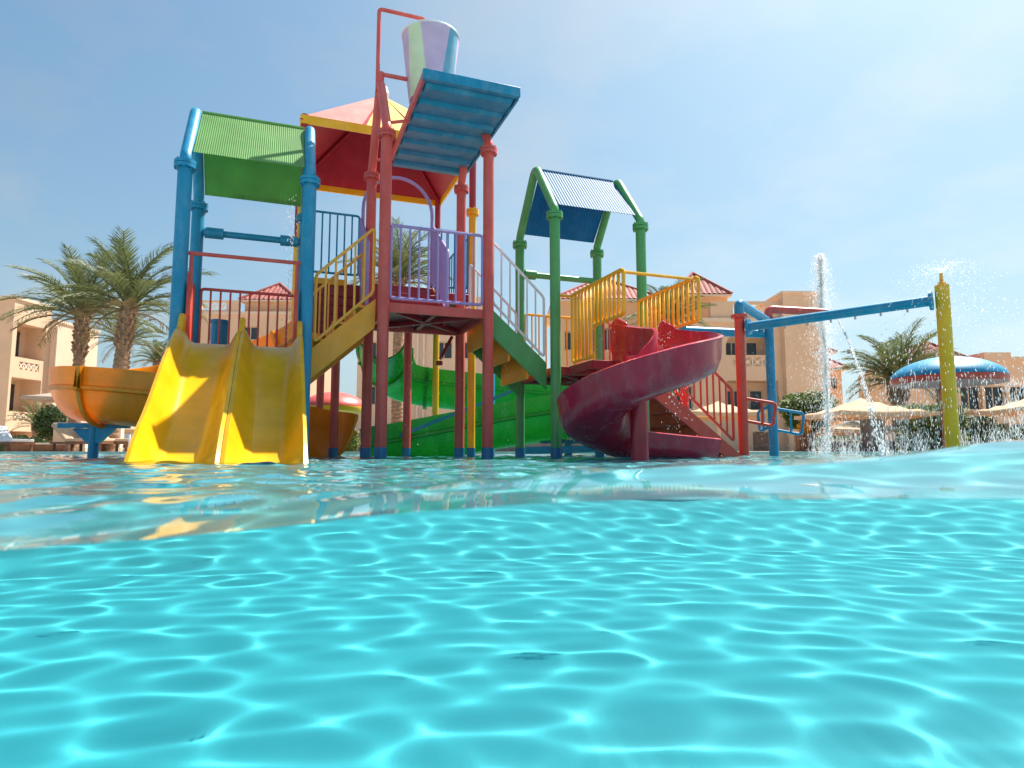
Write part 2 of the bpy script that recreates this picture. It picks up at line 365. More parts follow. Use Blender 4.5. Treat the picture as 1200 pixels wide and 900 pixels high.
# ------------------------------------------------------------------ play structure pieces
POST_R = .072
def post(t, u, v, top, m, sleeve=True, collar=True, bottom=SHALLOW, r=POST_R, collar_m=None):
    p = MB().tube([(u, v, bottom), (u, v, top)], r, 18).build('post', m, t)
    if sleeve: MB().tube([(u, v, bottom), (u, v, .14)], r + .006, 18).build('base_sleeve', 'sleeve_blue', p)
    if collar:
        mb = MB().tube([(u, v, top - .045), (u, v, top - .003)], r + .042, 16)
        mb.tube([(u, v, top + .003), (u, v, top + .04)], r + .042, 16)
        for k in range(8):
            a = k * math.pi / 4; x, y = u + (r + .026) * math.cos(a), v + (r + .026) * math.sin(a)
            mb.tube([(x, y, top - .065), (x, y, top + .06)], .009, 6)
        mb.build('collar', collar_m or m, p)
    return p
BAL = {}
def railing(t, p0, p1, h=1.0, n=8, m='red', lift=.10, r=.021, br=.013, name='railing', inset=True, mb_extra=None):
    p0, p1 = Vector(p0), Vector(p1); up = Vector((0, 0, 1))
    c = [p0 + up * lift, p1 + up * lift, p1 + up * h, p0 + up * h]
    fr = MB().tube(fillet(c, .05, 4, closed=True), r, 8, closed=True)
    o = fr.build(name, m, t)
    key = (round(h - lift, 3), m, br)
    if key not in BAL:
        me = bpy.data.meshes.new('baluster')
        b = MB().tube([(0, 0, 0), (0, 0, h - lift)], br, 8); me.from_pydata(b.v, [], b.f); me.shade_smooth(); me.set_sharp_from_angle(angle=R(40)); me.materials.append(M[m]); BAL[key] = me
    for k in range(n):
        q = p0.lerp(p1, (k + 1) / (n + 1)); piece('baluster', BAL[key], o, q + up * lift)
    return o
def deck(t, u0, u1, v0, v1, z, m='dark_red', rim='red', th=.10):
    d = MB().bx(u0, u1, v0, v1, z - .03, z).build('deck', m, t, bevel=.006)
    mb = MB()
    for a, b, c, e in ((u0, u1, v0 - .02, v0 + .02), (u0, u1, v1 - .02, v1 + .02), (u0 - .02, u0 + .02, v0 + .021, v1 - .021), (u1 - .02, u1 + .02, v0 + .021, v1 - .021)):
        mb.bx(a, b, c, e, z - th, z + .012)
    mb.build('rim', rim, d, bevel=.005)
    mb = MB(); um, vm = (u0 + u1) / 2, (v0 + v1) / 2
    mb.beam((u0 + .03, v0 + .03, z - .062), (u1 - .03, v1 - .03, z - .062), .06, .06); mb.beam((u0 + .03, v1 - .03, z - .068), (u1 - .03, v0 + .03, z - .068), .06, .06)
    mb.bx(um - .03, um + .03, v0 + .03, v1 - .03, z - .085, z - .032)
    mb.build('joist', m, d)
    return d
def corrugated(p00, p10, p01, p11, pitch=.035, amp=.007, th=.006, rows=1):
    """ribbed sheet: p00->p10 runs across the ribs, p00->p01 along them"""
    p00, p10, p01, p11 = map(Vector, (p00, p10, p01, p11))
    n = max(8, int((p10 - p00).length / pitch * 4)); nrm = (p10 - p00).cross(p01 - p00).normalized(); mb = MB(); vs = []
    for side in (0, 1):
        for j in range(rows + 1):
            for i in range(n + 1):
                s = i / n; q = p00.lerp(p10, s).lerp(p01.lerp(p11, s), j / rows)
                vs.append(q + nrm * (amp * math.sin(i * math.pi / 2) + side * th))
    k = n + 1; K = k * (rows + 1); fs = []
    for j in range(rows):
        for i in range(n):
            a = j * k + i; fs += [(a, a + 1, a + k + 1, a + k), (K + a + k, K + a + k + 1, K + a + 1, K + a)]
    for i in range(n): fs += [(i, K + i, K + i + 1, i + 1), (rows * k + i + 1, K + rows * k + i + 1, K + rows * k + i, rows * k + i)]
    for j in range(rows): fs += [(j * k, (j + 1) * k, K + (j + 1) * k, K + j * k), (j * k + n, K + j * k + n, K + (j + 1) * k + n, (j + 1) * k + n)]
    return mb.add(vs, fs)
def arch(t, u, v0, v1, z0, z1, m, r=.062):
    vm = (v0 + v1) / 2
    pts = fillet([(u, v0, z0), (u, v0, z0 + .10), (u, vm, z1 + .10), (u, v1, z0 + .10), (u, v1, z0)], .17, 7)
    return MB().tube(pts, r, 16).build('arch', m, t)
def gable(t, u0, u1, v0, v1, z0, z1, m, pitch, over=.03, front=True, back=True, amp=.004):
    vm = (v0 + v1) / 2; dv = (v1 - v0) / 2; za = z0 + .10
    def pt(u, s, side): return (u, vm + side * dv * (1 - s), za + (z1 - za) * s + .055)
    out = []
    for side, on in ((-1, front), (1, back)):
        if on:
            ln = 'roof_panel'
            mb = corrugated(pt(u0 - over, .02, side), pt(u1 + over, .02, side), pt(u0 - over, 1, side), pt(u1 + over, 1, side), pitch, amp)
            out.append(mb.build(ln, m, t, angle=60))
    MB().tube([(u0 - over, vm, z1 + .062), (u1 + over, vm, z1 + .062)], .022, 8).build('ridge_cap', m, t)
    return out

S = 1.36; V0, V1 = 7.95, 9.31
# ---- slide tower with green roof
t1 = thing('slide_tower', 'blue-posted play tower with a ribbed green gable roof behind the yellow double slide', 'play tower', (-1.07, V0, SHALLOW), True)
A0, A1 = -1.07, .29
for u in (A0, A1):
    for v in (V0, V1): post(t1, u, v, 3.34, 'blue', r=.078)
for u in (A0, A1): arch(t1, u, V0, V1, 3.34, 4.27, 'blue', .066)
gable(t1, A0 + .07, A1 - .07, V0, V1, 3.34, 4.27, 'green_sheet', .024, over=0, amp=.0025)
deck(t1, A0 + .02, A1 - .02, V0 + .02, V1 - .02, 1.25)
railing(t1, (A0 + .08, V1, 1.25), (A1 - .08, V1, 1.25), .98, 9, 'red', lift=.06)
railing(t1, (A0, V0 + .10, 1.25), (A0, V1 - .10, 1.25), .98, 8, 'red', lift=.06)
MB().tube([(A0 + .05, V0, 2.32), (A1 - .05, V0, 2.32)], .022, 10).build('header_bar', 'red', t1)
for u in (A0 + .115, A1 - .115):
    p = MB().tube(fillet([(u, V0 - .01, 1.27), (u, V0 - .01, 2.32)], .02), .02, 8).build('side_bar', 'red', t1)
    MB().prism([(u - .022, V0 - .10, 1.27), (u - .022, V0 + .10, 1.27), (u - .022, V0 + .10, 1.72), (u - .022, V0 + .02, 1.98), (u - .022, V0 - .06, 1.98), (u - .022, V0 - .10, 1.7)], (.044, 0, 0)).build('side_board', 'bright_red', t1, bevel=.008)
bm_ = MB().tube([(A0 + .05, V1, 3.0), (A1 - .05, V1, 3.0)], .045, 12).build('cross_beam', 'blue', t1)
MB().tube([(A0 + .09, V1, 3.0), (A0 + .32, V1, 3.0)], .075, 12).build('clamp', 'blue', bm_); MB().tube([(A1 - .32, V1, 3.0), (A1 - .09, V1, 3.0)], .075, 12).build('clamp', 'blue', bm_)

wp = thing('water_pipe', 'short wide blue standpipe behind the red rail of the blue tower', 'pipe', (-.78, 9.75, SHALLOW), True)
MB().tube([(-.78, 9.75, SHALLOW), (-.78, 9.75, 1.86)], .11, 18).build('pipe', 'blue', wp); MB().tube([(-.78, 9.75, 1.86), (-.78, 9.75, 1.90)], .125, 18).build('cap', 'blue', wp)

# ---- bucket tower
C0, C1 = 1.20, 2.56; Z2 = 1.92
t2 = thing('bucket_tower', 'tall red-posted tower with purple rails and a tilted blue splash sheet on top', 'play tower', (C0, V0, SHALLOW), True)
for u in (C0, C1):
    for v in (V0, V1): post(t2, u, v, 4.10, 'red')
for u in (C0, C1): arch(t2, u, V0, V1, 4.10, 5.10, 'red', .06)
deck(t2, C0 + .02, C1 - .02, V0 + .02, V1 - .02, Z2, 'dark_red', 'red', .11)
railing(t2, (C0 + .08, V0, Z2), (C1 - .08, V0, Z2), 1.0, 9, 'purple', lift=.07)
MB().tube([(C0, 8.63, 5.30), (C1, 8.63, 5.30)], .03, 10).build('axle', 'red', t2)
MB().tube([(C0, 8.63, 5.1), (C0, 8.63, 5.32)], .05, 10).build('axle_bracket', 'red', t2); MB().tube([(C1, 8.63, 5.1), (C1, 8.63, 5.32)], .05, 10).build('axle_bracket', 'red', t2)
MB().tube(fillet([(C0 - .04, 8.63, 5.05), (C0 - .04, 8.63, 6.26), (C0 + .62, 8.63, 6.26), (C0 + .62, 8.63, 6.13)], .06, 4), .028, 10).build('filler_pipe', 'red', t2)
# diagonal knee braces between the posts and arches
for v in (V0, V1):
    pass
MB().tube([(C0, V1 - .1, 4.3), (C0 + .30, V1 - .1, 4.39)], .022, 8).build('brace', 'red', t2); MB().tube([(C0, V0 + .1, 4.3), (C0 + .30, V0 + .1, 4.39)], .022, 8).build('brace', 'red', t2)
MB().tube([(C1 - .12, V1 + .02, Z2 - .12), (C1 - .30, V1 + .02, 1.45)], .025, 8).build('strut', 'dark_red', t2)
MB().tube([(C1 - .31, V1 + .02, 1.36), (C1 - .31, V1 + .02, 1.42)], .05, 10).build('strut_foot', 'dark_red', t2)
# splash sheet
pl = tag(MB().bx(1.49, 2.63, 7.07, 9.32, 4.40, 4.42).build('splash_sheet', 'blue_sheet', t2, bevel=.004), 'big blue ribbed sheet under the tipping bucket')
for k in range(7):
    v = 7.12 + k * .36
    MB().prism([(1.52, v, 4.398), (1.52, v + .05, 4.36), (1.52, v + .15, 4.36), (1.52, v + .20, 4.398)], (1.08, 0, 0)).build('rib', 'blue_sheet', pl)
MB().bx(1.46, 2.66, 7.00, 7.066, 4.38, 4.50).build('front_lip', 'blue_sheet', pl, bevel=.006)
for u in (1.46, 2.632): MB().bx(u, u + .028, 7.07, 9.32, 4.37, 4.48).build('edge_strip', 'red' if u < 2 else 'blue_sheet', pl)
# tipping bucket
bk = thing('tipping_bucket', 'tapered water bucket with blue, lilac and pale wedges above the blue splash sheet', 'bucket', (1.90, 8.63, 5.0), True)
NP = 8; cols = ['blue_fade', 'lilac', 'blue_fade', 'lilac', 'pale_green', 'lilac', 'blue_fade', 'lilac', 'pale_green', 'lilac']
r0, r1, zb, zt = .30, .41, 5.02, 5.98
for k in range(NP):
    a0 = 2 * math.pi * k / NP + R(20); a1 = a0 + 2 * math.pi / NP; wide = .14 if k % 2 else -.14
    vs = []
    for rr in (0, -.018):
        for (z, r, e) in ((zb, r0, -wide), (zt, r1, wide)):
            for s in range(6):
                a = (a0 - e) + (a1 - a0 + 2 * e) * s / 5
                vs.append((1.90 + (r + rr) * math.cos(a), 8.63 + (r + rr) * math.sin(a), z))
    fs = [(s, s + 1, s + 7, s + 6) for s in range(5)] + [(12 + s + 6, 12 + s + 7, 12 + s + 1, 12 + s) for s in range(5)]
    fs += [(s, 12 + s, 13 + s, s + 1) for s in range(5)] + [(6 + s + 1, 18 + s + 1, 18 + s, 6 + s) for s in range(5)] + [(0, 6, 18, 12), (5, 17, 23, 11)]
    MB().add(vs, fs).build('stave', cols[k], bk)
MB().lathe([(0, 5.05), (r0 - .02, 5.05), (r0 - .02, 5.07), (0, 5.07)], (1.90, 8.63, 0), 20).build('base_plate', 'red', bk)
MB().tube([(1.90 + r1 * math.cos(a * R(15)), 8.63 + r1 * math.sin(a * R(15)), zt) for a in range(24)], .014, 8, closed=True).build('rim', 'white_paint', bk)

# ---- roofed upper tower behind
E0, E1, W0, W1, ZE = .25, 2.85, 9.68, 12.1, 5.0; Z4 = 2.55
t4 = thing('upper_tower', 'upper deck behind with a large red hip roof trimmed in yellow', 'play tower', (E0, W0, SHALLOW), True)
for u, v in ((E0, W0), (E1, W0), (E1, W1), (E0, W1)):
    p = post(t4, u, v, 3.9, 'yellow', collar=True, r=.06)
    MB().tube([(u, v, 3.94), (u, v, ZE + .06)], .056, 14).build('upper_tube', 'dark_red', p)
for u, v in ((.85, 10.4), (2.05, 10.75), (.72, 11.9)): post(t4, u, v, Z4 - .1, 'red', collar=False, r=.066)
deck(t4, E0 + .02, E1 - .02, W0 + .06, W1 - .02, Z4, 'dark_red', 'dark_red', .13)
# hip roof
uc, vc, za = (E0 + E1) / 2, (W0 + W1) / 2, 6.25
cor = [(E0 - .05, W0 - .05, ZE), (E1 + .05, W0 - .05, ZE), (E1 + .05, W1 + .05, ZE), (E0 - .05, W1 + .05, ZE)]
rt = MB().bx(uc - .04, uc + .04, vc - .04, vc + .04, za - .12, za + .02).build('roof', 'roof_red', t4)
for k in range(4):
    a, b = Vector(cor[k]), Vector(cor[(k + 1) % 4]); ap = Vector((uc, vc, za)); n = (b - a).cross(ap - a).normalized() * .012
    MB().prism([a, b, ap], n).build('roof_panel', 'roof_red', rt)
    # three coloured strips on the outside of every face
    c3 = ['pink', 'yellow_pale', 'yellow_pale']
    for j in range(3):
        q0, q1 = a.lerp(b, j / 3 + .012), a.lerp(b, (j + 1) / 3 - .012)
        up0, up1 = q0.lerp(ap, .96), q1.lerp(ap, .96)
        MB().prism([q0 + n * 1.4, q1 + n * 1.4, up1 + n * 1.4, up0 + n * 1.4], n * .5).build('roof_strip', c3[j], rt)
    MB().beam(a + Vector((0, 0, -.03)), b + Vector((0, 0, -.03)), .03, .13).build('fascia', 'yellow', rt)
    MB().tube([a + Vector((0, 0, -.05)), ap + Vector((0, 0, -.08))], .03, 8).build('hip_rafter', 'roof_red', rt)
MB().lathe([(0, .16), (.09, .12), (.12, 0), (.10, -.05), (0, -.05)], (uc, vc, za + .05), 14).build('finial', 'white_paint', rt)
# riser boards facing the bucket tower and the flight of steps up to this deck
pf = MB().bx(E0 + .08, 1.10, W0 + .01, W0 + .04, 1.80, Z4 - .03).build('front_panel', 'dark_red', t4)
for k in range(5):
    MB().bx(E0 + .08, 1.10, W0 - .012, W0 + .012, 1.82 + k * .135, 1.82 + k * .135 + .12).build('board', 'dark_red', pf, bevel=.006)
MB().bx(E0 + .06, .92, W0 - .03, W0 + .05, Z4 - .03, Z4 + .06).build('toe_board', 'yellow', t4, bevel=.006)
railing(t4, (E0 + .08, W0, Z4 + .06), (1.08, W0, Z4 + .06), 1.0, 6, 'blue', lift=.09, r=.018, br=.012)
railing(t4, (2.24, W0, Z4), (E1 - .08, W0, Z4), 1.0, 4, 'blue', lift=.09, r=.018, br=.012)
railing(t4, (E1, W0 + .1, Z4), (E1, W1 - .1, Z4), 1.0, 14, 'blue', lift=.09, r=.018, br=.012)
hoop = [(1.13, W0, Z4 - .5), (1.13, W0, 3.75)] + [(1.66 - .53 * math.cos(a), W0, 3.75 + .55 * math.sin(a)) for a in [R(x) for x in range(10, 171, 10)]] + [(2.19, W0, 3.75), (2.19, W0, Z4 - .5)]
MB().tube(hoop, .026, 10).build('hoop', 'purple', t4)
st = thing('step_flight', 'short red steps with purple side rails inside the bucket tower', 'steps', (1.13, 8.85, Z2), True)
for k in range(4):
    v = 8.86 + k * .205; z = Z2 + (k + 1) * .157
    MB().bx(1.16, 2.16, v, v + .215, z - .03, z).bx(1.16, 2.16, v, v + .025, z - .157, z - .03).build('step', 'dark_red', st, bevel=.005)
for u in (1.135, 2.175): MB().beam((u, 8.72, Z2 - .02), (u, W0 + .02, Z4 + .02), .03, .15).build('stringer', 'bright_red', st)
for u in (1.10, 2.21): railing(st, (u, 8.74, Z2), (u, W0 - .02, Z4 + .02), 1.0, 8, 'purple', lift=.12)

# ---- stair bridges
def stair_bridge(name, label, u0, z0, u1, z1, v0, v1, n, smat, stmat, rmat, nb, rn=('railing',)):
    t = thing(name, label, 'stairs', (u0, v0, min(z0, z1)), True)
    du, dz = (u1 - u0) / n, (z1 - z0) / (n)
    for k in range(n):
        ua = u0 + du * k; hi = max(z0 + dz * k, z0 + dz * (k + 1)); lo = min(z0 + dz * k, z0 + dz * (k + 1))
        tz = hi if dz > 0 else lo
        ur = ua if dz > 0 else ua + du
        # folded plate: tread and riser, as seen from below
        MB().bx(min(ua, ua + du), max(ua, ua + du), v0 + .02, v1 - .02, tz - .05, tz - .02).bx(ua - .015, ua + .015, v0 + .02, v1 - .02, lo - .16, hi - .02).build('step', smat, t, bevel=.004)
    for v in (v0, v1):
        MB().prism([(u0, v - .018, z0 - .30), (u1, v - .018, z1 - .30), (u1, v - .018, z1 + .07), (u0, v - .018, z0 + .07)], (0, .036, 0)).build('stringer', stmat, t, bevel=.006)
        railing(t, (u0 + .03, v, z0 + .02), (u1 - .03, v, z1 + .02), .96, nb, rmat, lift=.13, r=.019)
    return t
stair_bridge('stair_bridge', 'yellow stair bridge with orange-yellow rails between the blue posts and the red posts', A1 + .08, 1.25, C0 - .08, Z2, V0 + .12, V1 - .12, 3, 'orange', 'orange', 'rail_orange', 5)
D0, D1 = 3.52, 4.88; Z3 = 1.22
stair_bridge('stair_bridge', 'orange stair bridge with green side plates and white rails beside the green posts', C1 + .08, Z2, D0 - .08, Z3, V0 + .14, V1 - .12, 3, 'orange', 'green', 'white_paint', 5)

# ---- spiral tower
t3 = thing('spiral_tower', 'green-posted play tower with a ribbed blue gable roof beside the maroon spiral slide', 'play tower', (D0, V0, SHALLOW), True)
for u in (D0, D1):
    for v in (V0, V1): post(t3, u, v, 3.33, 'green')
for u in (D0, D1): arch(t3, u, V0, V1, 3.33, 4.22, 'green', .062)
gable(t3, D0 + .07, D1 - .07, V0, V1, 3.33, 4.22, 'blue_roof', .045, over=0, amp=.004)
deck(t3, D0 + .02, D1 - .02, V0 + .02, V1 - .02, Z3, 'dark_red', 'dark_red', .10)
bm_ = MB().tube([(D0 + .05, V1, 2.86), (D1 - .05, V1, 2.86)], .048, 12).build('cross_beam', 'green', t3)
MB().tube([(D0 + .08, V1, 2.86), (D0 + .26, V1, 2.86)], .075, 12).build('clamp', 'green', bm_)
deck(t3, 3.72, 4.84, 7.24, V0 - .02, Z3, 'dark_red', 'dark_red', .09)
railing(t3, (D0 + .08, V1, Z3), (D1 - .08, V1, Z3), 1.0, 9, 'yellow', lift=.07)
for u in (3.76, 4.80):     # guard panels: full height over the deck, raised bottom over the slide mouth
    zt_ = Z3 + 1.0
    pts = [(u, V0 - .03, Z3 + .07), (u, 7.28, Z3 + .07), (u, 7.28, Z3 + .46), (u, 6.52, Z3 + .46), (u, 6.52, zt_), (u, V0 - .03, zt_)]
    o = MB().tube(fillet(pts, .06, 4, closed=True), .023, 8, closed=True).tube([(u, 7.28, Z3 - .05), (u, 7.28, Z3 + .5)], .023, 8).tube([(u, V0 - .12, Z3 - .05), (u, V0 - .12, Z3 + .3)], .02, 8).build('guard_panel', 'yellow', t3)
    for lo, vs_ in ((.07, [7.39 + .105 * k for k in range(5)]), (.46, [6.64 + .107 * k for k in range(7)])):
        key = ('g', lo)
        if key not in BAL:
            me = bpy.data.meshes.new('baluster'); b = MB().tube([(0, 0, 0), (0, 0, 1.0 - lo)], .020, 8); me.from_pydata(b.v, [], b.f); me.shade_smooth(); me.materials.append(M['yellow']); BAL[key] = me
        for v in vs_: piece('baluster', BAL[key], o, (u, v, Z3 + lo))
MB().tube([(3.76, 6.60, Z3 + .985), (4.80, 6.60, Z3 + .985)], .02, 8).build('header_bar', 'yellow', t3)
MB().tube([(D0 + .05, V0 - .02, Z3 + .985), (3.76, V0 - .02, Z3 + .985)], .02, 8).build('link_bar', 'yellow', t3)

# ---- red staircase down into the water
t5 = thing('water_stairs', 'bright red staircase with slatted rails running down into the pool', 'stairs', (6.4, V0, SHALLOW), True)
n = 8; ua, ub = D1 + .06, 6.62; dz = (Z3 - SHALLOW) / n
for k in range(n):
    u = ua + (ub - ua) * k / n; du = (ub - ua) / n; z = Z3 - dz * (k + 1) + .0
    MB().bx(u, u + du + .02, V0 + .06, V1 - .06, z - .03, z).bx(u - .012, u + .012, V0 + .06, V1 - .06, z - .0, z + dz - .03).build('step', 'bright_red', t5, bevel=.004)
for v in (V0 + .03, V1 - .03):
    MB().prism([(ua - .05, v - .02, Z3 - .25), (ub + .1, v - .02, SHALLOW - .12), (ub + .1, v - .02, SHALLOW + .12), (ua - .05, v - .02, Z3 + .02)], (0, .04, 0)).build('stringer', 'bright_red', t5, bevel=.006)
    railing(t5, (ua + .02, v, Z3 + .04), (ub - .2, v, SHALLOW + .22), 1.0, 12, 'bright_red', lift=.24, r=.022, br=.015)

# ---- yellow double slide
ds = thing('double_slide', 'glossy yellow double slide with two lanes dropping from the blue tower', 'slide', (-.40, 5.8, SHALLOW), True)
def slide_path():
    return spline([(0, 8.02, 1.28), (0, 7.82, 1.275), (0, 7.5, 1.13), (0, 6.9, .72), (0, 6.35, .33), (0, 5.95, .09), (0, 5.60, -.05), (0, 5.30, -.16)], 8)
lanes = [(-1.03, -.392), (-.388, .25)]
for (l0, l1) in lanes:
    mid, hw = (l0 + l1) / 2, (l1 - l0) / 2
    pa = [Vector((mid, p.y, p.z)) for p in slide_path()]
    def prof(s, hw=hw):
        h = .13 + .12 * min(1, s / .45) - .20 * (max(0, s - .72) / .28) ** 1.3; w = hw; e = .055 + .085 * min(1, s / .5)
        top = [(-w, h), (-w + .03, h + .012), (-w + .045, h - .012), (-w + .05 + e * .35, .45 * h + .02), (-w + .05 + e * .7, .03), (-w + .08 + e, 0), (w - .08 - e, 0), (w - .05 - e * .7, .03), (w - .05 - e * .35, .45 * h + .02), (w - .045, h - .012), (w - .03, h + .012), (w, h)]
        return top + [(w, .02), (w - .02, -.03), (-w + .02, -.03), (-w, .02)]
    MB().sweep(prof, pa).build('chute', 'slide_yellow', ds, angle=50)
for u in (-1.03 + .03, -.39, .25 - .03):           # raised horn at the head of every wall
    pts = [(u - .03, 7.40, 1.20), (u - .03, 7.62, 1.42), (u - .03, 7.72, 1.55), (u - .03, 7.80, 1.60), (u - .03, 7.87, 1.56), (u - .03, 7.88, 1.30), (u - .03, 7.62, 1.14)]
    MB().prism(pts, (.06, 0, 0)).build('horn', 'slide_yellow', ds, bevel=.02)

# ---- maroon spiral slide
sp = thing('spiral_slide', 'maroon spiral slide with chalky scuffs winding round its column into the pool', 'slide', (3.85, 6.3, SHALLOW), True)
ucx, vcx, Rm = 3.80, 6.30, .53
pa = [Vector((ucx + Rm, v, 1.24 - (7.25 - v) * .12)) for v in (7.25, 7.1, 6.9, 6.7, 6.5)]
for d in range(0, 271, 9):
    a = R(-d); pa.append(Vector((ucx + Rm * math.cos(a), vcx + Rm * math.sin(a), 1.115 - 1.02 * (d / 270))))
for x in (.12, .3, .5, .75, 1.0, 1.25): pa.append(Vector((ucx + x, vcx + Rm, .095 - .05 * x)))
def sprof(s):
    w = .335 - .06 * max(0, (s - .75)) / .25; h = .36 - .16 * max(0, (s - .35)) / .65 + (.10 * max(0, 1 - s / .10))
    out = [(-w - .05, h), (-w - .02, h + .012), (-w, h - .01), (-w + .01, .14), (-w + .06, .05), (-w + .15, .0), (w - .15, 0), (w - .06, .05), (w - .01, .14), (w, h - .01), (w + .02, h + .012), (w + .05, h),
           (w + .035, h - .03), (w + .028, .12), (w - .02, .0), (w - .13, -.055), (0, -.075), (-w + .13, -.055), (-w + .02, .0), (-w - .028, .12), (-w - .035, h - .03)]
    return out
MB().sweep(sprof, pa).build('flume', 'maroon', sp, angle=50)
cp = [(.10, SHALLOW), (.10, .1), (.10, .75), (.13, .95), (.20, 1.10), (.20, 1.14), (0, 1.16)]
MB().lathe(cp, (ucx, vcx, 0), 20).build('column', 'maroon', sp)
MB().bx(ucx + .22, ucx + .84, 7.22, 7.26, 1.27, 1.30).build('sill', 'maroon', sp)
for a, b in (((ucx + .19, 7.22), (ucx + .20, 6.82)), ((ucx + .87, 7.22), (ucx + .88, 6.82))):
    MB().prism([(a[0] - .02, a[1], 1.2), (a[0] - .02, a[1], 1.72), (a[0] - .02, a[1] - .1, 1.78), (b[0] - .02, b[1] + .06, 1.66), (b[0] - .02, b[1], 1.5), (b[0] - .02, b[1], 1.2)], (.04, 0, 0)).build('hood_wall', 'maroon', sp, bevel=.015)

# ---- big flumes
def uflume(w, d, th=.03, lip=.05):
    ins, outs = [], []
    for k in range(13):
        a = math.pi * k / 12; x, y = -w * math.cos(a), -d * math.sin(a) ** .8 if 0 < k < 12 else 0
        ins.append((x, y))
    for k in range(12, -1, -1):
        a = math.pi * k / 12; x, y = -(w + th) * math.cos(a), (-(d + th) * math.sin(a) ** .8 if 0 < k < 12 else 0)
        outs.append((x, y))
        if k == 11: outs += [(x + .004, y + .03), (x + .05, y + .01), (x + .05, y - .03), (x - .002, y - .05)]
        if k == 1: outs += [(x - .002, y - .05), (x - .05, y - .03), (x - .05, y + .01), (x + .004, y + .03)][::1]
    # rim lips
    ins = [(-w - lip, .0), (-w - lip, .03), (-w, .03)] + ins[1:-1] + [(w, .03), (w + lip, .03), (w + lip, 0)]
    return ins + outs[1:-1]
def flume(t, path, m, w, d):
    pa = spline(path, 9); o = MB().sweep(uflume(w, d), pa).build('flume', m, t, angle=40)
    for k in range(10, len(pa) - 6, 12):
        tdir = (pa[k + 1] - pa[k - 1]).normalized()
        big = [(x * 1.06 + 0, y * 1.06) for x, y in uflume(w, d, .05, .09)]
        MB().sweep(big, [pa[k] - tdir * .03, pa[k] + tdir * .03]).build('joint_flange', m, o, angle=40)
    return pa
yf = thing('yellow_flume', 'big yellow open flume curving past the blue tower on blue brackets', 'water slide', (-6.0, 10.2, SHALLOW))
yp = flume(yf, [(-3.05, 11.0, 2.45), (-3.9, 11.7, 2.2), (-5.2, 12.0, 1.85), (-6.4, 11.4, 1.55), (-6.75, 10.3, 1.34), (-6.0, 9.45, 1.25), (-4.9, 9.55, 1.13), (-3.9, 9.9, .95), (-3.0, 10.0, .72), (-2.75, 9.75, .58)], 'flume_yellow', .42, .72)
for k, hgt in ((44, 0), (54, 0)):
    p = yp[k]; MB().tube([(p.x, p.y, SHALLOW), (p.x, p.y, p.z - .82)], .07, 12).build('support_post', 'blue', yf)
    MB().beam((p.x - .45, p.y - .1, p.z - .80), (p.x + .45, p.y + .1, p.z - .80), .12, .07).prism([(p.x - .3, p.y - .05, p.z - .84), (p.x + .3, p.y - .05, p.z - .84), (p.x + .08, p.y - .05, p.z - 1.05), (p.x - .08, p.y - .05, p.z - 1.05)], (0, .1, 0)).build('bracket', 'blue', yf)
gf = thing('green_flume', 'long bright green open flume sweeping round behind the towers into the pool', 'water slide', (1.0, 11.4, SHALLOW))
gp = flume(gf, [(-2.35, 11.7, 2.45), (-2.55, 12.9, 2.15), (-2.2, 13.6, 1.85), (-1.0, 13.7, 1.68), (.5, 13.7, 1.55), (1.9, 13.4, 1.42), (2.55, 12.5, 1.30), (2.1, 11.75, 1.18), (1.0, 11.6, 1.06), (-.4, 11.75, .86), (-1.7, 11.6, .62), (-2.6, 11.3, .46)], 'flume_green', .44, .72)
for k in (30, 48, 58, 72):
    p = gp[k]; MB().tube([(p.x, p.y, SHALLOW), (p.x, p.y, max(p.z - .8, SHALLOW + .05))], .07, 12).build('support_post', 'blue', gf)
    MB().beam((p.x - .5, p.y, p.z - .80), (p.x + .5, p.y, p.z - .80), .1, .07).build('bracket', 'blue', gf)
MB().beam((-1.9, 11.0, .35), (.1, 11.05, 1.15), .05, .05).build('tie_bar', 'blue', gf)
MB().beam((.2, 10.98, .10), (2.6, 11.0, .16), .07, .12).build('tie_bar', 'blue', gf)
sp_ = MB().tube([(-.45, 12.6, SHALLOW), (-.45, 12.6, 2.5)], .12, 14).build('support_post', 'blue', gf)

# ---- spray frames on the right
def px_base(px, Y): p = at(px, 528, Y); return p.x, p.y
rx, ry = px_base(872, 9.8)
rp = thing('spray_post', 'red water post with a grab loop at the foot of the red stairs', 'spray post', (rx, ry, SHALLOW))
MB().tube([(rx, ry, SHALLOW), (rx, ry, 2.12)], .075, 16).build('post', 'bright_red', rp)
MB().tube([(rx, ry, 2.12), (rx, ry, 2.17)], .125, 16).build('collar', 'bright_red', rp)
bx_, by_ = px_base(907, 10.9)
MB().tube(fillet([(rx, ry, 2.17), (rx, ry, 2.36), (bx_, by_, 2.28)], .12, 5), .072, 14).build('cross_pipe', 'blue', rp)
def loop(t, x, y, z0, z1, w, m, dirx=1, diry=0):
    pts = [(x, y, z1), (x + dirx * w * .98, y + diry * w, z1 - .08), (x + dirx * w * .85, y + diry * w * .85, z0), (x, y, z0 + .08)]
    MB().tube(fillet(pts, .07, 4), .024, 8).tube([(x + dirx * w * .5, y + diry * w * .5, z0 + .05), (x + dirx * w * .5, y + diry * w * .5, z1 - .05)], .02, 8).build('grab_loop', m, t)
loop(rp, rx + .07, ry, .46, .88, .42, 'bright_red', .95, -.3)
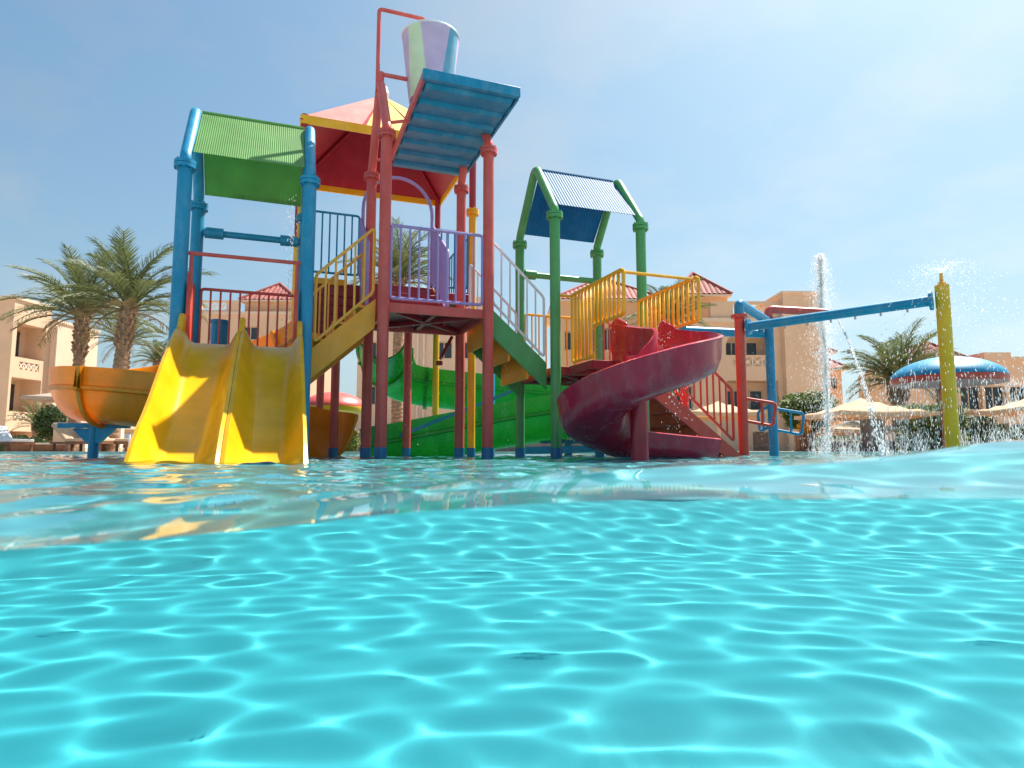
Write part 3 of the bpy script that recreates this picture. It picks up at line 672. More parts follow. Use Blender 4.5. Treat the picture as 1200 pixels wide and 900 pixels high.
# beams: from the red post to the yellow post, and back to the tower
yx, yy = px_base(1117, 8.2)
bb = thing('spray_beam', 'long blue spray pipe reaching from the red post to the tall yellow post', 'pipe', (rx + .1, ry, 1.9))
e0, e1 = Vector((rx + .11, ry - .03, 1.98)), Vector((yx - .11, yy + .03, 2.03))
MB().tube([e0, e1], .068, 14).build('pipe', 'blue', bb)
for f in (0, .985): q = e0.lerp(e1, f); MB().tube([q, e0.lerp(e1, f + .015)], .125, 14).build('flange', 'blue', bb)
for k in range(7):
    q = e0.lerp(e1, .1 + k * .13); MB().tube([q + Vector((0, 0, -.06)), q + Vector((0, 0, -.11))], .014, 8).build('nozzle', 'steel', bb)
bb2 = thing('spray_beam', 'short blue pipe running from behind the yellow rails to the blue post', 'pipe', (bx_, by_, 2.0))
c0 = at(800, 380, 10.6)
MB().tube([Vector((c0.x, c0.y, 2.08)), Vector((bx_ - .1, by_ + .02, 2.08))], .072, 14).build('pipe', 'blue', bb2)
MB().tube([Vector((c0.x - .04, c0.y, 2.08)), Vector((c0.x + .03, c0.y, 2.08))], .12, 14).build('flange', 'blue', bb2)
MB().tube([Vector((c0.x, c0.y, 2.08)), Vector((c0.x, c0.y, SHALLOW))], .07, 14).build('post', 'bright_red', bb2)
bp = thing('spray_post', 'blue water post carrying a red spout and a blue grab loop', 'spray post', (bx_, by_, SHALLOW))
MB().tube([(bx_, by_, SHALLOW), (bx_, by_, 2.30)], .075, 16).build('post', 'blue', bp)
MB().tube([(bx_, by_, 2.30), (bx_, by_, 2.34)], .12, 16).build('collar', 'dark_red', bp)
MB().tube(fillet([(bx_, by_, 2.34), (bx_, by_, 2.50), (bx_ + .98, by_ - .05, 2.44)], .12, 5), [.07] * 7 + [.062], 14).build('spout', 'red', bp)
loop(bp, bx_ + .07, by_, .36, .80, .46, 'blue', .98, -.1); loop(bp, bx_ - .06, by_, .42, .84, .22, 'blue', -.6, .7)
yp_ = thing('spray_post', 'tall yellow post with a brass nozzle spraying water at its top', 'spray post', (yx, yy, SHALLOW))
MB().tube([(yx, yy, SHALLOW), (yx, yy, 2.22)], .082, 18).build('post', 'yellow', yp_, angle=40)
MB().tube([(yx, yy, 2.22), (yx, yy, 2.26), (yx, yy, 2.27), (yx, yy, 2.38)], [.05, .05, .025, .02], 10).build('nozzle', 'rail_orange', yp_)

# ---- mushroom showers
def mushroom(label, x, y, rad, ztop, dome, ztop_m, under_m, stem_m, stem_r):
    t = thing('water_mushroom', label, 'water mushroom', (x, y, SHALLOW))
    MB().tube([(x, y, SHALLOW), (x, y, ztop - dome * .3)], [stem_r * 1.15, stem_r], 16).build('stem', stem_m, t)
    pr = [(rad * math.sin(a), dome * math.cos(a) ** 1.25) for a in [R(90) * k / 10 for k in range(11)]]
    MB().lathe(pr[::-1] + [(0, dome)], (x, y, ztop - dome), 32).build('cap', ztop_m, t, angle=50)
    MB().lathe([(rad, -.004), (rad * 1.01, -.05), (rad * .985, -.11), (rad * .93, -.10), (rad * .5, -.01), (0, .02)], (x, y, ztop - dome), 32).build('cap_underside', under_m, t, angle=50)
mx, my = px_base(1116, 11.2)
mushroom('blue-capped water mushroom on a red stem behind the yellow spray post', mx, my, .87, 1.72, .36, 'blue', 'bright_red', 'bright_red', .12)
m2x, m2y = px_base(390, 15.0)
mushroom('small red-capped water mushroom with a yellow underside seen between the red posts', m2x, m2y, .75, 1.45, .35, 'red', 'yellow', 'purple', .10)

# ------------------------------------------------------------------ buildings
def facade(mb, x0, x1, z0, z1, holes, depth=.25, y=0.0, back=False):
    """wall in the plane y with rectangular openings (a,b,c,d) and reveals running back by depth"""
    xs = sorted({x0, x1, *[h[0] for h in holes], *[h[1] for h in holes]}); zs = sorted({z0, z1, *[h[2] for h in holes], *[h[3] for h in holes]})
    for yy in ((y, y + depth) if back else (y,)):
        for i in range(len(xs) - 1):
            for j in range(len(zs) - 1):
                cx, cz = (xs[i] + xs[i + 1]) / 2, (zs[j] + zs[j + 1]) / 2
                if any(h[0] < cx < h[1] and h[2] < cz < h[3] for h in holes): continue
                mb.add([(xs[i], yy, zs[j]), (xs[i + 1], yy, zs[j]), (xs[i + 1], yy, zs[j + 1]), (xs[i], yy, zs[j + 1])], [(0, 1, 2, 3)])
    for h in holes:
        d = h[4] if len(h) > 4 else depth; a, b, c, e = h[:4]
        P = [(a, c), (b, c), (b, e), (a, e)]
        for k in range(4):
            p, q = P[k], P[(k + 1) % 4]; mb.add([(p[0], y, p[1]), (p[0], y + d, p[1]), (q[0], y + d, q[1]), (q[0], y, q[1])], [(0, 1, 2, 3)])
        if not back: mb.add([(x, y + d, z) for x, z in P], [(0, 1, 2, 3)])
    return mb
def shell(mb, x0, x1, y0, y1, z0, z1, front=False):
    q = [((x0, y1), (x1, y1)), ((x0, y0), (x0, y1)), ((x1, y0), (x1, y1))] + ([((x0, y0), (x1, y0))] if front else [])
    for (a, b), (c, d) in q: mb.add([(a, b, z0), (c, d, z0), (c, d, z1), (a, b, z1)], [(0, 1, 2, 3)])
    return mb.add([(x0, y0, z1), (x1, y0, z1), (x1, y1, z1), (x0, y1, z1)], [(0, 1, 2, 3)])
def lattice(t, x0, x1, z0, z1, n, y, name='lattice_panel', m='lattice'):
    mb = MB(); w = (x1 - x0) / n; g = .05
    for k in range(n):
        a, b = x0 + k * w, x0 + (k + 1) * w
        mb.beam((a, y, z0), (b, y, z1), .05, g, (0, 1, 0)); mb.beam((a, y + .012, z1), (b, y + .012, z0), .05, g, (0, 1, 0))
        if k: mb.box((a, y + .006, (z0 + z1) / 2), (.06, .07, z1 - z0 - .002))
        cx, cz = (a + b) / 2, (z0 + z1) / 2; s = .22 * min(w, z1 - z0)
        mb.add([(cx - s, y - .03, cz), (cx, y - .03, cz - s), (cx + s, y - .03, cz), (cx, y - .03, cz + s)], [(0, 1, 2, 3)])
    return mb.build(name, m, t, smooth=False)
def window(t, x0, x1, z0, z1, y, cols=2):
    w = .07; mb = MB()
    mb.bx(x0, x1, y - .06, y, z0, z0 + w).bx(x0, x1, y - .06, y, z1 - w, z1).bx(x0, x0 + w, y - .061, y, z0 + w, z1 - w).bx(x1 - w, x1, y - .061, y, z0 + w, z1 - w)
    for k in range(1, cols):
        x = x0 + (x1 - x0) * k / cols; mb.bx(x - w / 2, x + w / 2, y - .058, y, z0 + w, z1 - w)
    f = mb.build('window', 'window_frame', t, smooth=False)
    for k in range(cols):
        a = x0 + (x1 - x0) * k / cols + w * .6; b = x0 + (x1 - x0) * (k + 1) / cols - w * .6
        MB().bx(a, b, y - .03, y - .02, z0 + w * .8, z1 - w * .8).build('pane', 'glass_dark', f, smooth=False)
    return f
def hip_roof(t, x0, x1, y0, y1, z, zr, over=.4, name='roof', pitch=.33):
    """tiled hip roof with a ridge along the longer side; tile columns are modelled as rounded ribs"""
    x0 -= over; x1 += over; y0 -= over; y1 += over; W, D = x1 - x0, y1 - y0; h = min(W, D) / 2
    if W >= D: ra, rb = (x0 + h, (y0 + y1) / 2), (x1 - h, (y0 + y1) / 2)
    else: ra, rb = ((x0 + x1) / 2, y0 + h), ((x0 + x1) / 2, y1 - h)
    def top(x, y): return zr if h == 0 else z + (zr - z) * min(1, min(x - x0, x1 - x, y - y0, y1 - y) / h)
    mb = MB()
    for (ax, ay), (bx, by), (nx, ny) in (((x0, y0), (x1, y0), (0, 1)), ((x1, y0), (x1, y1), (-1, 0)), ((x1, y1), (x0, y1), (0, -1)), ((x0, y1), (x0, y0), (1, 0))):
        Ln = math.hypot(bx - ax, by - ay); n = max(2, int(Ln / pitch)) * 4
        for k in range(n):
            vs = []
            for kk in (k, k + 1):
                s = kk / n; px, py = ax + (bx - ax) * s, ay + (by - ay) * s
                run = min(s * Ln, (1 - s) * Ln, h); up = .07 * (abs(math.sin(kk * math.pi / 4)) if run > .05 else 0)
                vs += [(px, py, z + up), (px + nx * run, py + ny * run, z + (zr - z) * run / h + up)]
            mb.add([vs[0], vs[2], vs[3], vs[1]], [(0, 1, 2, 3)])
    r = mb.build(name, 'tile_red', t, angle=70)
    MB().bx(x0 + .02, x1 - .02, y0 + .02, y1 - .02, z - .14, z - .01).build('eave_board', 'trim', r, smooth=False)
    C = [(x0, y0), (x1, y0), (x1, y1), (x0, y1)]
    for i, (cx, cy) in enumerate(C):
        q = min((ra, rb), key=lambda p: math.hypot(p[0] - cx, p[1] - cy))
        MB().tube([(cx, cy, z + .05), (q[0], q[1], zr + .06)], .10, 8).build('hip_cap', 'tile_red', r)
    if ra != rb: MB().tube([(*ra, zr + .06), (*rb, zr + .06)], .11, 8).build('ridge_cap', 'tile_red', r)
    return r
def Zp(py, Y): return at(600, py, Y).z
def Xp(px, Y, py=450): return at(px, py, Y).x

# left building: its lit side looks across the pool
Y0 = 45.0; lx = Xp(10, Y0)
b1 = thing('hotel_building', 'sunlit cream hotel wing with shaded loggias and lattice panels behind the tall palms', 'building', (lx, Y0, 0), rz=R(86))
H = Zp(350, Y0); LA, LB = 3.4, 4.6
def zz(py, x): return Zp(py, Y0 + x) 
l1 = (.35, 2.95, Zp(418, 45.5), Zp(378, 45.5)); l2 = (.2, 2.85, Zp(482, 45.5), Zp(442, 45.5)); l3 = (.0 + .4, 2.6, .1, Zp(505, 45.5))
lat = [(.75, 2.55, Zp(433, 46), Zp(424, 46)), (.55, 2.5, Zp(493, 46), Zp(484, 46)), (.8, 2.9, Zp(366, 46), Zp(357, 46))]
mb = facade(MB(), 0, LA, 0, H, [(*l1, 1.6), (*l2, 1.6), (*l3, 1.8)] + [(*q, .12) for q in lat]); shell(mb, 0, LA, 0, 9, 0, H, False)
mb.build('wall', 'stucco', b1, smooth=False)
for q in lat: lattice(b1, *q, 4, .05)
for q in (l1, l2): window(b1, q[0] + .5, q[1] - .5, q[2] - .35 + .4, q[3] - .25, 1.6)
mb = MB().bx(-.12, LA + .12, -.12, 9, H, H + .22); mb.build('cornice', 'trim', b1)
HB = Zp(378, 48.6)
mb = facade(MB(), LA + .02, LA + LB, 0, HB, [(LA + 1.5, LA + 3.2, Zp(508, 49), Zp(499, 49), .12)], y=-.35); shell(mb, LA + .02, LA + LB, -.35, 9, 0, HB)
mb.build('wall', 'stucco_pale', b1, smooth=False)
MB().bx(LA + .1, LA + LB + .1, -.45, 9, HB, HB + .2).build('cornice', 'trim', b1)
lattice(b1, LA + 1.5, LA + 3.2, Zp(508, 49), Zp(499, 49), 3, -.30)
MB().bx(LA + LB + .02, LA + LB + 1.2, 2.0, 9, 0, Zp(420, 52)).build('side_wing', 'stucco_pale', b1)
MB().bx(LA + .05, LA + .20, -.50, -.36, 0, HB - .3).build('pilaster', 'trim', b1)

# building seen through the tower rails
Y1 = 48.0; x0, x1 = Xp(222, Y1), Xp(352, Y1)
b2 = thing('hotel_building', 'beige hotel block with lattice parapet seen through the red rails of the blue tower', 'building', (x0, Y1, 0), rz=R(0.01))
W = x1 - x0; HP = Zp(365, Y1)
wins = [(1.2, 2.6, Zp(398, Y1), Zp(382, Y1), .3), (3.6, 5.0, Zp(398, Y1), Zp(382, Y1), .3), (1.2, 2.6, Zp(455, Y1), Zp(430, Y1), .3), (3.6, 5.0, Zp(455, Y1), Zp(430, Y1), .3)]
mb = facade(MB(), 0, W, 0, HP, wins); shell(mb, 0, W, 0, 8, 0, HP); mb.build('wall', 'stucco', b2, smooth=False)
for q in wins: window(b2, q[0], q[1], q[2], q[3], .29)
MB().bx(-.1, W + .1, -.12, 0.3, HP - .25, HP - .02).build('cornice', 'trim', b2)
pz = Zp(352, Y1); q = (.6, 2.5, HP + .1, pz - .15)
facade(MB(), 0, W * .42, HP + .002, pz, [q], .2, back=True).add([(0, 0, pz), (W * .42, 0, pz), (W * .42, .2, pz), (0, .2, pz)], [(0, 1, 2, 3)]).build('parapet', 'stucco', b2, smooth=False)
lattice(b2, *q, 3, .1)
tx = W * .5
shell(MB(), W * .44, W * .97, .6, 5, HP + .002, Zp(350, Y1), True).build('stair_tower', 'stucco_peach', b2, smooth=False)
hip_roof(b2, W * .44, W * .90, .6, 5, Zp(350, Y1), Zp(333, 50.5), .35)

# block under the bucket tower
Y2 = 50.0; x0, x1 = Xp(418, Y2), Xp(566, Y2); W = x1 - x0
b3 = thing('hotel_building', 'pinkish hotel block glimpsed under the red deck between the posts', 'building', (x0, Y2, 0), rz=R(0.01))
HP = Zp(352, Y2)
wins = [(W * f, W * f + 1.3, Zp(b, Y2), Zp(a, Y2), .3) for f in (.08, .30, .62, .82) for a, b in ((400, 420), (452, 474))]
mb = facade(MB(), 0, W, 0, HP, wins); shell(mb, 0, W, 0, 9, 0, HP); mb.build('wall', 'stucco_pale', b3, smooth=False)
for q in wins: window(b3, q[0], q[1], q[2], q[3], .29)
for f in (.48, .53): MB().tube([(W * f, -.10, .1), (W * f, -.10, HP - .3)], .09, 8).build('downpipe', 'lattice', b3)
MB().bx(-.1, W + .1, -.14, 9, HP, HP + .25).build('cornice', 'trim', b3)

# block behind the yellow rails
Y3 = 46.0; x0, x1 = Xp(655, Y3), Xp(772, Y3); W = x1 - x0
b4 = thing('hotel_building', 'peach hotel block with red tiled roof behind the yellow guard rails', 'building', (x0, Y3, 0), rz=R(0.01))
HP = Zp(352, Y3); aw = (W * .40, W * .60, Zp(410, Y3), Zp(384, Y3), .5)
wins = [aw, (W * .06, W * .2, Zp(410, Y3), Zp(388, Y3), .3), (W * .40, W * .60, Zp(470, Y3), Zp(442, Y3), .3), (W * .78, W * .94, Zp(470, Y3), Zp(442, Y3), .3)]
mb = facade(MB(), 0, W, 0, HP, wins); shell(mb, 0, W, 0, 9, 0, HP); mb.build('wall', 'stucco_peach', b4, smooth=False)
for q in wins: window(b4, q[0], q[1], q[2], q[3], q[4] - .01)
hip_roof(b4, 0, W, 0, 9, HP, Zp(330, Y3 + 4.5), .5)
def arch_fill(t, a, b, zt, y=0, d=.3, m='stucco'):
    """curved corners that turn a square opening into an arch"""
    r = (b - a) / 2; c = (a + b) / 2; h = r * .75
    for s in (-1, 1):
        pts = [(c + s * r, y, zt)] + [(c + s * r * math.cos(R(k)), y, zt - h + h * math.sin(R(k))) for k in range(0, 91, 9)]
        MB().prism(pts, (0, d, 0)).build('arch_spandrel', m, t, smooth=False)
arch_fill(b4, aw[0], aw[1], aw[3], .004, .4, 'stucco_peach')

# main block on the right
Y4 = 42.0; x0, x1 = Xp(772, Y4), Xp(966, Y4); W = x1 - x0
def Lx(px): return Xp(px, Y4) - x0
b5 = thing('hotel_building', 'three-storey beige hotel block with arched loggia and lattice parapet behind the red post', 'building', (x0, Y4, 0), rz=R(0.01))
HP = Zp(374, Y4); top = Zp(353, Y4)
lo1 = (Lx(852), Lx(908), Zp(416, Y4), Zp(386, Y4), 1.5); lo2 = (Lx(852), Lx(912), Zp(480, Y4), Zp(446, Y4), 1.5); door = (Lx(880), Lx(902), .08, Zp(506, Y4), .25)
lt1 = (Lx(860), Lx(906), Zp(429, Y4), Zp(419, Y4), .12); lt2 = (Lx(860), Lx(906), Zp(492, Y4), Zp(483, Y4), .12)
wl = (Lx(790), Lx(812), Zp(415, Y4), Zp(392, Y4), .3); wl2 = (Lx(790), Lx(812), Zp(480, Y4), Zp(452, Y4), .3)
mb = facade(MB(), 0, Lx(918), 0, HP, [lo1, lo2, door, lt1, lt2, wl, wl2]); shell(mb, 0, Lx(918), 0, 9, 0, HP); mb.build('wall', 'stucco', b5, smooth=False)
for q in (lt1, lt2): lattice(b5, *q[:4], 4, .05)
arch_fill(b5, lo1[0], lo1[1], lo1[3], .004, .5)
window(b5, lo1[0] + .2, lo1[0] + 1.5, lo1[2] - .0, lo1[3] - .6, 1.49); window(b5, lo1[1] - 1.3, lo1[1] - .5, lo1[2], lo1[3] - .6, 1.49, 1)
window(b5, lo2[0] + .2, lo2[0] + 1.6, lo2[2], lo2[3] - .5, 1.49); window(b5, lo2[1] - 1.4, lo2[1] - .5, lo2[2], lo2[3] - .5, 1.49, 1)
for q in (wl, wl2): window(b5, q[0], q[1], q[2], q[3], .29)
MB().bx(door[0] + .05, door[1] - .05, .12, .18, .08, door[3] - .02).bx(door[0] + .15, door[1] - .15, .10, .119, .3, 1.0).bx(door[0] + .15, door[1] - .15, .10, .119, 1.15, door[3] - .2).build('door', 'door_brown', b5)
q = (Lx(862), Lx(902), HP + .25, top - .2)
mb = facade(MB(), Lx(835), Lx(918), HP + .002, top, [q], .25, back=True); mb.add([(Lx(835), 0, top), (Lx(918), 0, top), (Lx(918), .25, top), (Lx(835), .25, top)], [(0, 1, 2, 3)]); mb.build('parapet', 'stucco', b5, smooth=False)
lattice(b5, *q, 4, .12)
MB().bx(Lx(825), Lx(918) - .002, -.18, -.004, HP - .22, HP + .06).build('cornice', 'trim', b5)
pm = shell(MB(), Lx(918) + .002, Lx(966), -.5, 8, 0, Zp(346, Y4), True).build('corner_pier', 'stucco', b5, smooth=False)
MB().bx(Lx(916), Lx(968), -.62, 8.1, Zp(346, Y4), Zp(343.5, Y4)).bx(Lx(917), Lx(968), -.60, 8.1, Zp(374, Y4), Zp(370, Y4)).build('cornice', 'trim', pm)
shell(MB(), Lx(800), Lx(868), 2.0, 8, HP + .002, Zp(346, Y4 + 2), True).build('roof_room', 'stucco_peach', b5, smooth=False)
hip_roof(b5, Lx(806), Lx(862), 2.0, 8, Zp(346.5, Y4 + 2), Zp(327, Y4 + 5), .5)

# far peach villas
Y5 = 60.0
for i, (pa_, pb_, pe, pr_, lab) in enumerate(((926, 972, 413, 402, 'far peach villa with a low red tiled roof behind the fountain jet'), (976, 1006, 428, 417, 'far peach villa with a curved red roof edge above the sunshades'))):
    x0, x1 = Xp(pa_, Y5), Xp(pb_, Y5); W = x1 - x0
    b = thing('villa', lab, 'building', (x0, Y5 + i * 3, 0), rz=R(0.01)); HP = Zp(pe, Y5)
    wins = [(W * .55, W * .8, Zp(440 + i * 12, Y5), Zp(426 + i * 12, Y5), .25), (W * .15, W * .4, Zp(490, Y5), Zp(472, Y5), .25)]
    mb = facade(MB(), 0, W, 0, HP, wins); shell(mb, 0, W, 0, 7, 0, HP); mb.build('wall', 'stucco_peach', b, smooth=False)
    for q in wins: window(b, q[0], q[1], q[2], q[3], .24)
    hip_roof(b, 0, W, 0, 7, HP, Zp(pr_, Y5 + 3.5), .6)
# far right block
Y6 = 48.0; x0 = Xp(1082, Y6); x1 = Xp(1225, Y6); W = x1 - x0
b7 = thing('hotel_building', 'shaded beige hotel block with a red hip roof behind the blue water mushroom', 'building', (x0, Y6, 0), rz=R(0.01))
HP = Zp(424, Y6); hh = Zp(418, Y6)
wins = [(W * f, W * f + 1.6, Zp(480, Y6), Zp(452, Y6), .4) for f in (.1, .3, .5, .7)] + [(W * f, W * f + 1.6, Zp(520, Y6), Zp(496, Y6), .4) for f in (.1, .3, .5, .7)]
mb = facade(MB(), 0, W, 0, HP, wins); shell(mb, 0, W, 0, 9, 0, HP); mb.build('wall', 'stucco', b7, smooth=False)
for q in wins: window(b7, q[0], q[1], q[2], q[3], .39)
hip_roof(b7, .2, W * .42, 0.4, 7, HP + .01, Zp(404, Y6 + 3), .4)
MB().bx(W * .5, W * .72, -.2, 3, HP + .002, hh + .3).bx(W * .74, W, -.1, 3, HP + .002, hh).build('parapet', 'stucco', b7, smooth=False)

# ------------------------------------------------------------------ plants
def frond_mesh(name, seed, m, pairs=46, droop=.35, ll=.21):
    rd = random.Random(seed); mb = MB()
    def P(s): return Vector((s * (1 - .10 * s * s), .03 * math.sin(s * 2.5 + seed), .10 * s - droop * s ** 2.2))
    mb.tube([P(k / 8) for k in range(9)], [.014 * (1 - .85 * k / 8) + .002 for k in range(9)], 5)
    for k in range(pairs):
        s = .14 + .85 * k / (pairs - 1) + rd.uniform(-.008, .008); p = P(min(s, 1)); t = (P(min(s, 1)) - P(s - .03)).normalized()
        side0 = t.cross(Vector((0, 0, 1))).normalized(); upv = side0.cross(t)
        L = ll * (.30 + .9 * math.sin(math.pi * (.12 + .80 * s)) ) * rd.uniform(.8, 1.15)
        for sg in (-1, 1):
            d = (side0 * sg * rd.uniform(.55, .8) + t * rd.uniform(.6, .85) + upv * rd.uniform(.10, .45)).normalized()
            w = t * .006 + upv * .003; q = p + d * L * .55 + Vector((0, 0, -.004)); e = p + d * L + Vector((0, 0, -.035 - .05 * rd.random()))
            mb.add([p - w, p + w, q + w * .95, q - w * .95, e], [(0, 1, 2, 3), (3, 2, 4)])
    me = bpy.data.meshes.new(name); me.from_pydata(mb.v, [], mb.f); me.update(); me.materials.append(M[m]); return me
FR = [frond_mesh('frond', s, 'frond', droop=.30 + .07 * s) for s in range(5)]; FO = [frond_mesh('frond', 20 + s, 'frond_old', droop=.5) for s in range(2)]
def palm(label, px, Y, crown_py, length, n, seed, tr=.2, lean=0.0, base_py=None, group=None):
    rd = random.Random(seed); c = at(px, crown_py, Y); bx, by = c.x - lean, c.y
    t = thing('palm_tree', label, 'palm tree', (bx, by, DECK_Z - .02))
    hz = c.z; pts, rs = [], []; m = max(10, int(hz / .16))
    for k in range(m + 1):
        s = k / m; z = DECK_Z - .05 + hz * s
        for dz, f in ((0, 1.0), (.55 * hz / m, 1.10), (.95 * hz / m, .97)):
            pts.append((bx + lean * s ** 1.6 + .0, by, z + dz)); rs.append(tr * (1.18 - .22 * s + (.22 * max(0, (s - .80) / .2) if s > .8 else 0)) * f * rd.uniform(.96, 1.04))
    tk = MB().tube(pts, rs, 14).build('trunk', 'bark', t, angle=70)
    mb = MB()                                    # cut leaf bases under the crown
    for k in range(46):
        a = k * 2.4; s = .70 + .30 * k / 46; z = hz * s; x = bx + lean * s ** 1.6
        r = tr * 1.05; d = Vector((math.cos(a), math.sin(a), 0)); p = Vector((x, by, z)) + d * r * .8
        mb.beam(p, p + d * .13 * tr / .2 + Vector((0, 0, .22 * tr / .2)), .11 * tr / .2, .05 * tr / .2, (d.y, -d.x, .2))
    mb.build('leaf_base', 'bark', tk, smooth=False)
    cr = MB().lathe([(0, -.25), (tr * .9, -.2), (tr * 1.1, .1), (tr * .6, .4), (0, .5)], (c.x, c.y, hz), 12).build('crown', 'frond_old', t)
    b = BASE[t.name]
    for k in range(n):
        f = k / n; el = R(84 - 84 * f ** .9) + rd.uniform(-.12, .12); az = k * 2.39996 + rd.uniform(-.2, .2)
        me = rd.choice(FO) if f > .86 else rd.choice(FR)
        o = bpy.data.objects.new('frond', me); col.objects.link(o); o.parent = cr
        o.location = Vector((c.x + .5 * tr * math.cos(az), c.y + .5 * tr * math.sin(az), hz + .15 - .25 * f)) - b
        o.rotation_euler = (rd.uniform(-.35, .35), -el, az); L = length * rd.uniform(.85, 1.12) * (1 - .12 * f); o.scale = (L, L, L)
    return t
palm('tall date palm with a slim ringed trunk beside the hotel loggias', 97, 22.0, 372, 2.5, 34, 1, .165, .05)
palm('tall date palm with a thick shaggy collar behind the yellow flume', 152, 20.5, 362, 2.4, 34, 2, .175, .35)
palm('smaller date palm far behind the two tall palms', 147, 38.0, 402, 2.4, 32, 3, .2)
palm('tiny distant palm crown beside the blue tower post', 184, 50.0, 424, 2.0, 32, 4, .2)
palm('pale date palm standing behind the purple rails', 468, 27.0, 330, 2.4, 44, 5, .2)
palm('date palm behind the yellow guard rails and the green post', 784, 27.0, 378, 1.9, 40, 6, .2)
palm('date palm behind the sunshades and the blue water mushroom', 1052, 25.0, 448, 2.2, 46, 7, .24)
palm('short young palm beside the hotel loggias', 42, 33.0, 498, 1.3, 22, 8, .12)
def leaves(mb, c, rad, n, size, rd, shell_=.55):
    for k in range(n):
        d = Vector((rd.gauss(0, 1), rd.gauss(0, 1), rd.gauss(0, 1))).normalized(); r = shell_ + (1 - shell_) * rd.random()
        bump = 1 + .22 * mnoise.noise(d * 2.3 + Vector((c[0], c[1], 0)))
        p = Vector((c[0] + d.x * rad[0] * r * bump, c[1] + d.y * rad[1] * r * bump, c[2] + d.z * rad[2] * r * bump))
        a = Vector((rd.gauss(0, 1), rd.gauss(0, 1), rd.gauss(0, 1))).normalized(); b = a.orthogonal().normalized(); s = size * rd.uniform(.6, 1.3)
        mb.add([p - a * s, p + b * s * .45, p + a * s, p - b * s * .45], [(0, 1, 2, 3)])
def shrub(label, px, py, Y, rad, n, m, size=.09, name='shrub', cat='shrub', stem=True, seed=0, boxy=False):
    rd = random.Random(seed + px); c = at(px, py, Y); z0 = DECK_Z - .02
    t = thing(name, label, cat, (c.x, c.y, z0)); mb = MB()
    if boxy:
        for k in range(n):
            p = Vector((c.x + rad[0] * rd.uniform(-1, 1), c.y + rad[1] * rd.uniform(-1, 1), z0 + (c.z + rad[2] - z0) * rd.random()))
            leaves(mb, p, (.05, .05, .05), 1, size, rd)
    else:
        leaves(mb, c, rad, n, size, rd)
        for k in range(7):
            a = k * 2.4; leaves(mb, (c.x + rad[0] * .6 * math.cos(a), c.y + rad[1] * .6 * math.sin(a), c.z + rad[2] * .5 * math.sin(k * 1.7)), [q * .5 for q in rad], n // 10, size, rd)
    mb.build('foliage', m, t, smooth=False)
    s = MB()
    for k in range(5):
        a = k * 1.256; s.tube([(c.x, c.y, z0), (c.x + .15 * rad[0] * math.cos(a), c.y + .15 * rad[1] * math.sin(a), (z0 + c.z) / 2), (c.x + .5 * rad[0] * math.cos(a), c.y + .5 * rad[1] * math.sin(a), c.z)], [.06, .045, .015], 6)
    s.build('stem', 'bark', t)
    return t
shrub('bushy leafy tree by the corner of the beige hotel block', 947, 482, 24.0, (.95, .9, .75), 3200, 'leaf_light', .10, 'tree', 'tree')
shrub('clipped green hedge block behind the red mushroom stem', 1092, 502, 21.0, (.85, .6, .75), 5200, 'leaf_light', .08, 'hedge', 'hedge', boxy=True)
shrub('clipped green hedge block right of the yellow spray post', 1140, 510, 22.0, (.55, .5, .7), 3000, 'leaf', .08, 'hedge', 'hedge', boxy=True)
shrub('dark flowering shrub beside the hotel wall under the loggias', 61, 497, 31.0, (.75, .7, .9), 2200, 'leaf', .09)
shrub('small round yellow-green bush behind the red posts', 408, 518, 17.5, (.30, .3, .33), 1500, 'leaf_light', .045)
for i, (px, py, Y, rx_, m) in enumerate(((15, 523, 27, 1.6, 'leaf'), (232, 518, 30, 1.1, 'leaf'), (520, 520, 30, 1.6, 'leaf_light'), (620, 519, 28, 1.4, 'leaf'), (985, 516, 30, 1.3, 'leaf_light'), (1180, 512, 27, 1.8, 'leaf'))):
    shrub(['low dark ground shrub at the foot of the cream hotel wing', 'low shrub behind the yellow double slide', 'low shrub behind the green flume near the red posts', 'low dark shrub behind the green flume near the green posts', 'low shrub beneath the tan sunshades', 'wide dark shrub at the base of the shaded hotel block'][i], px, py, Y, (rx_, .6, .45), 1500, m, .09, seed=i)

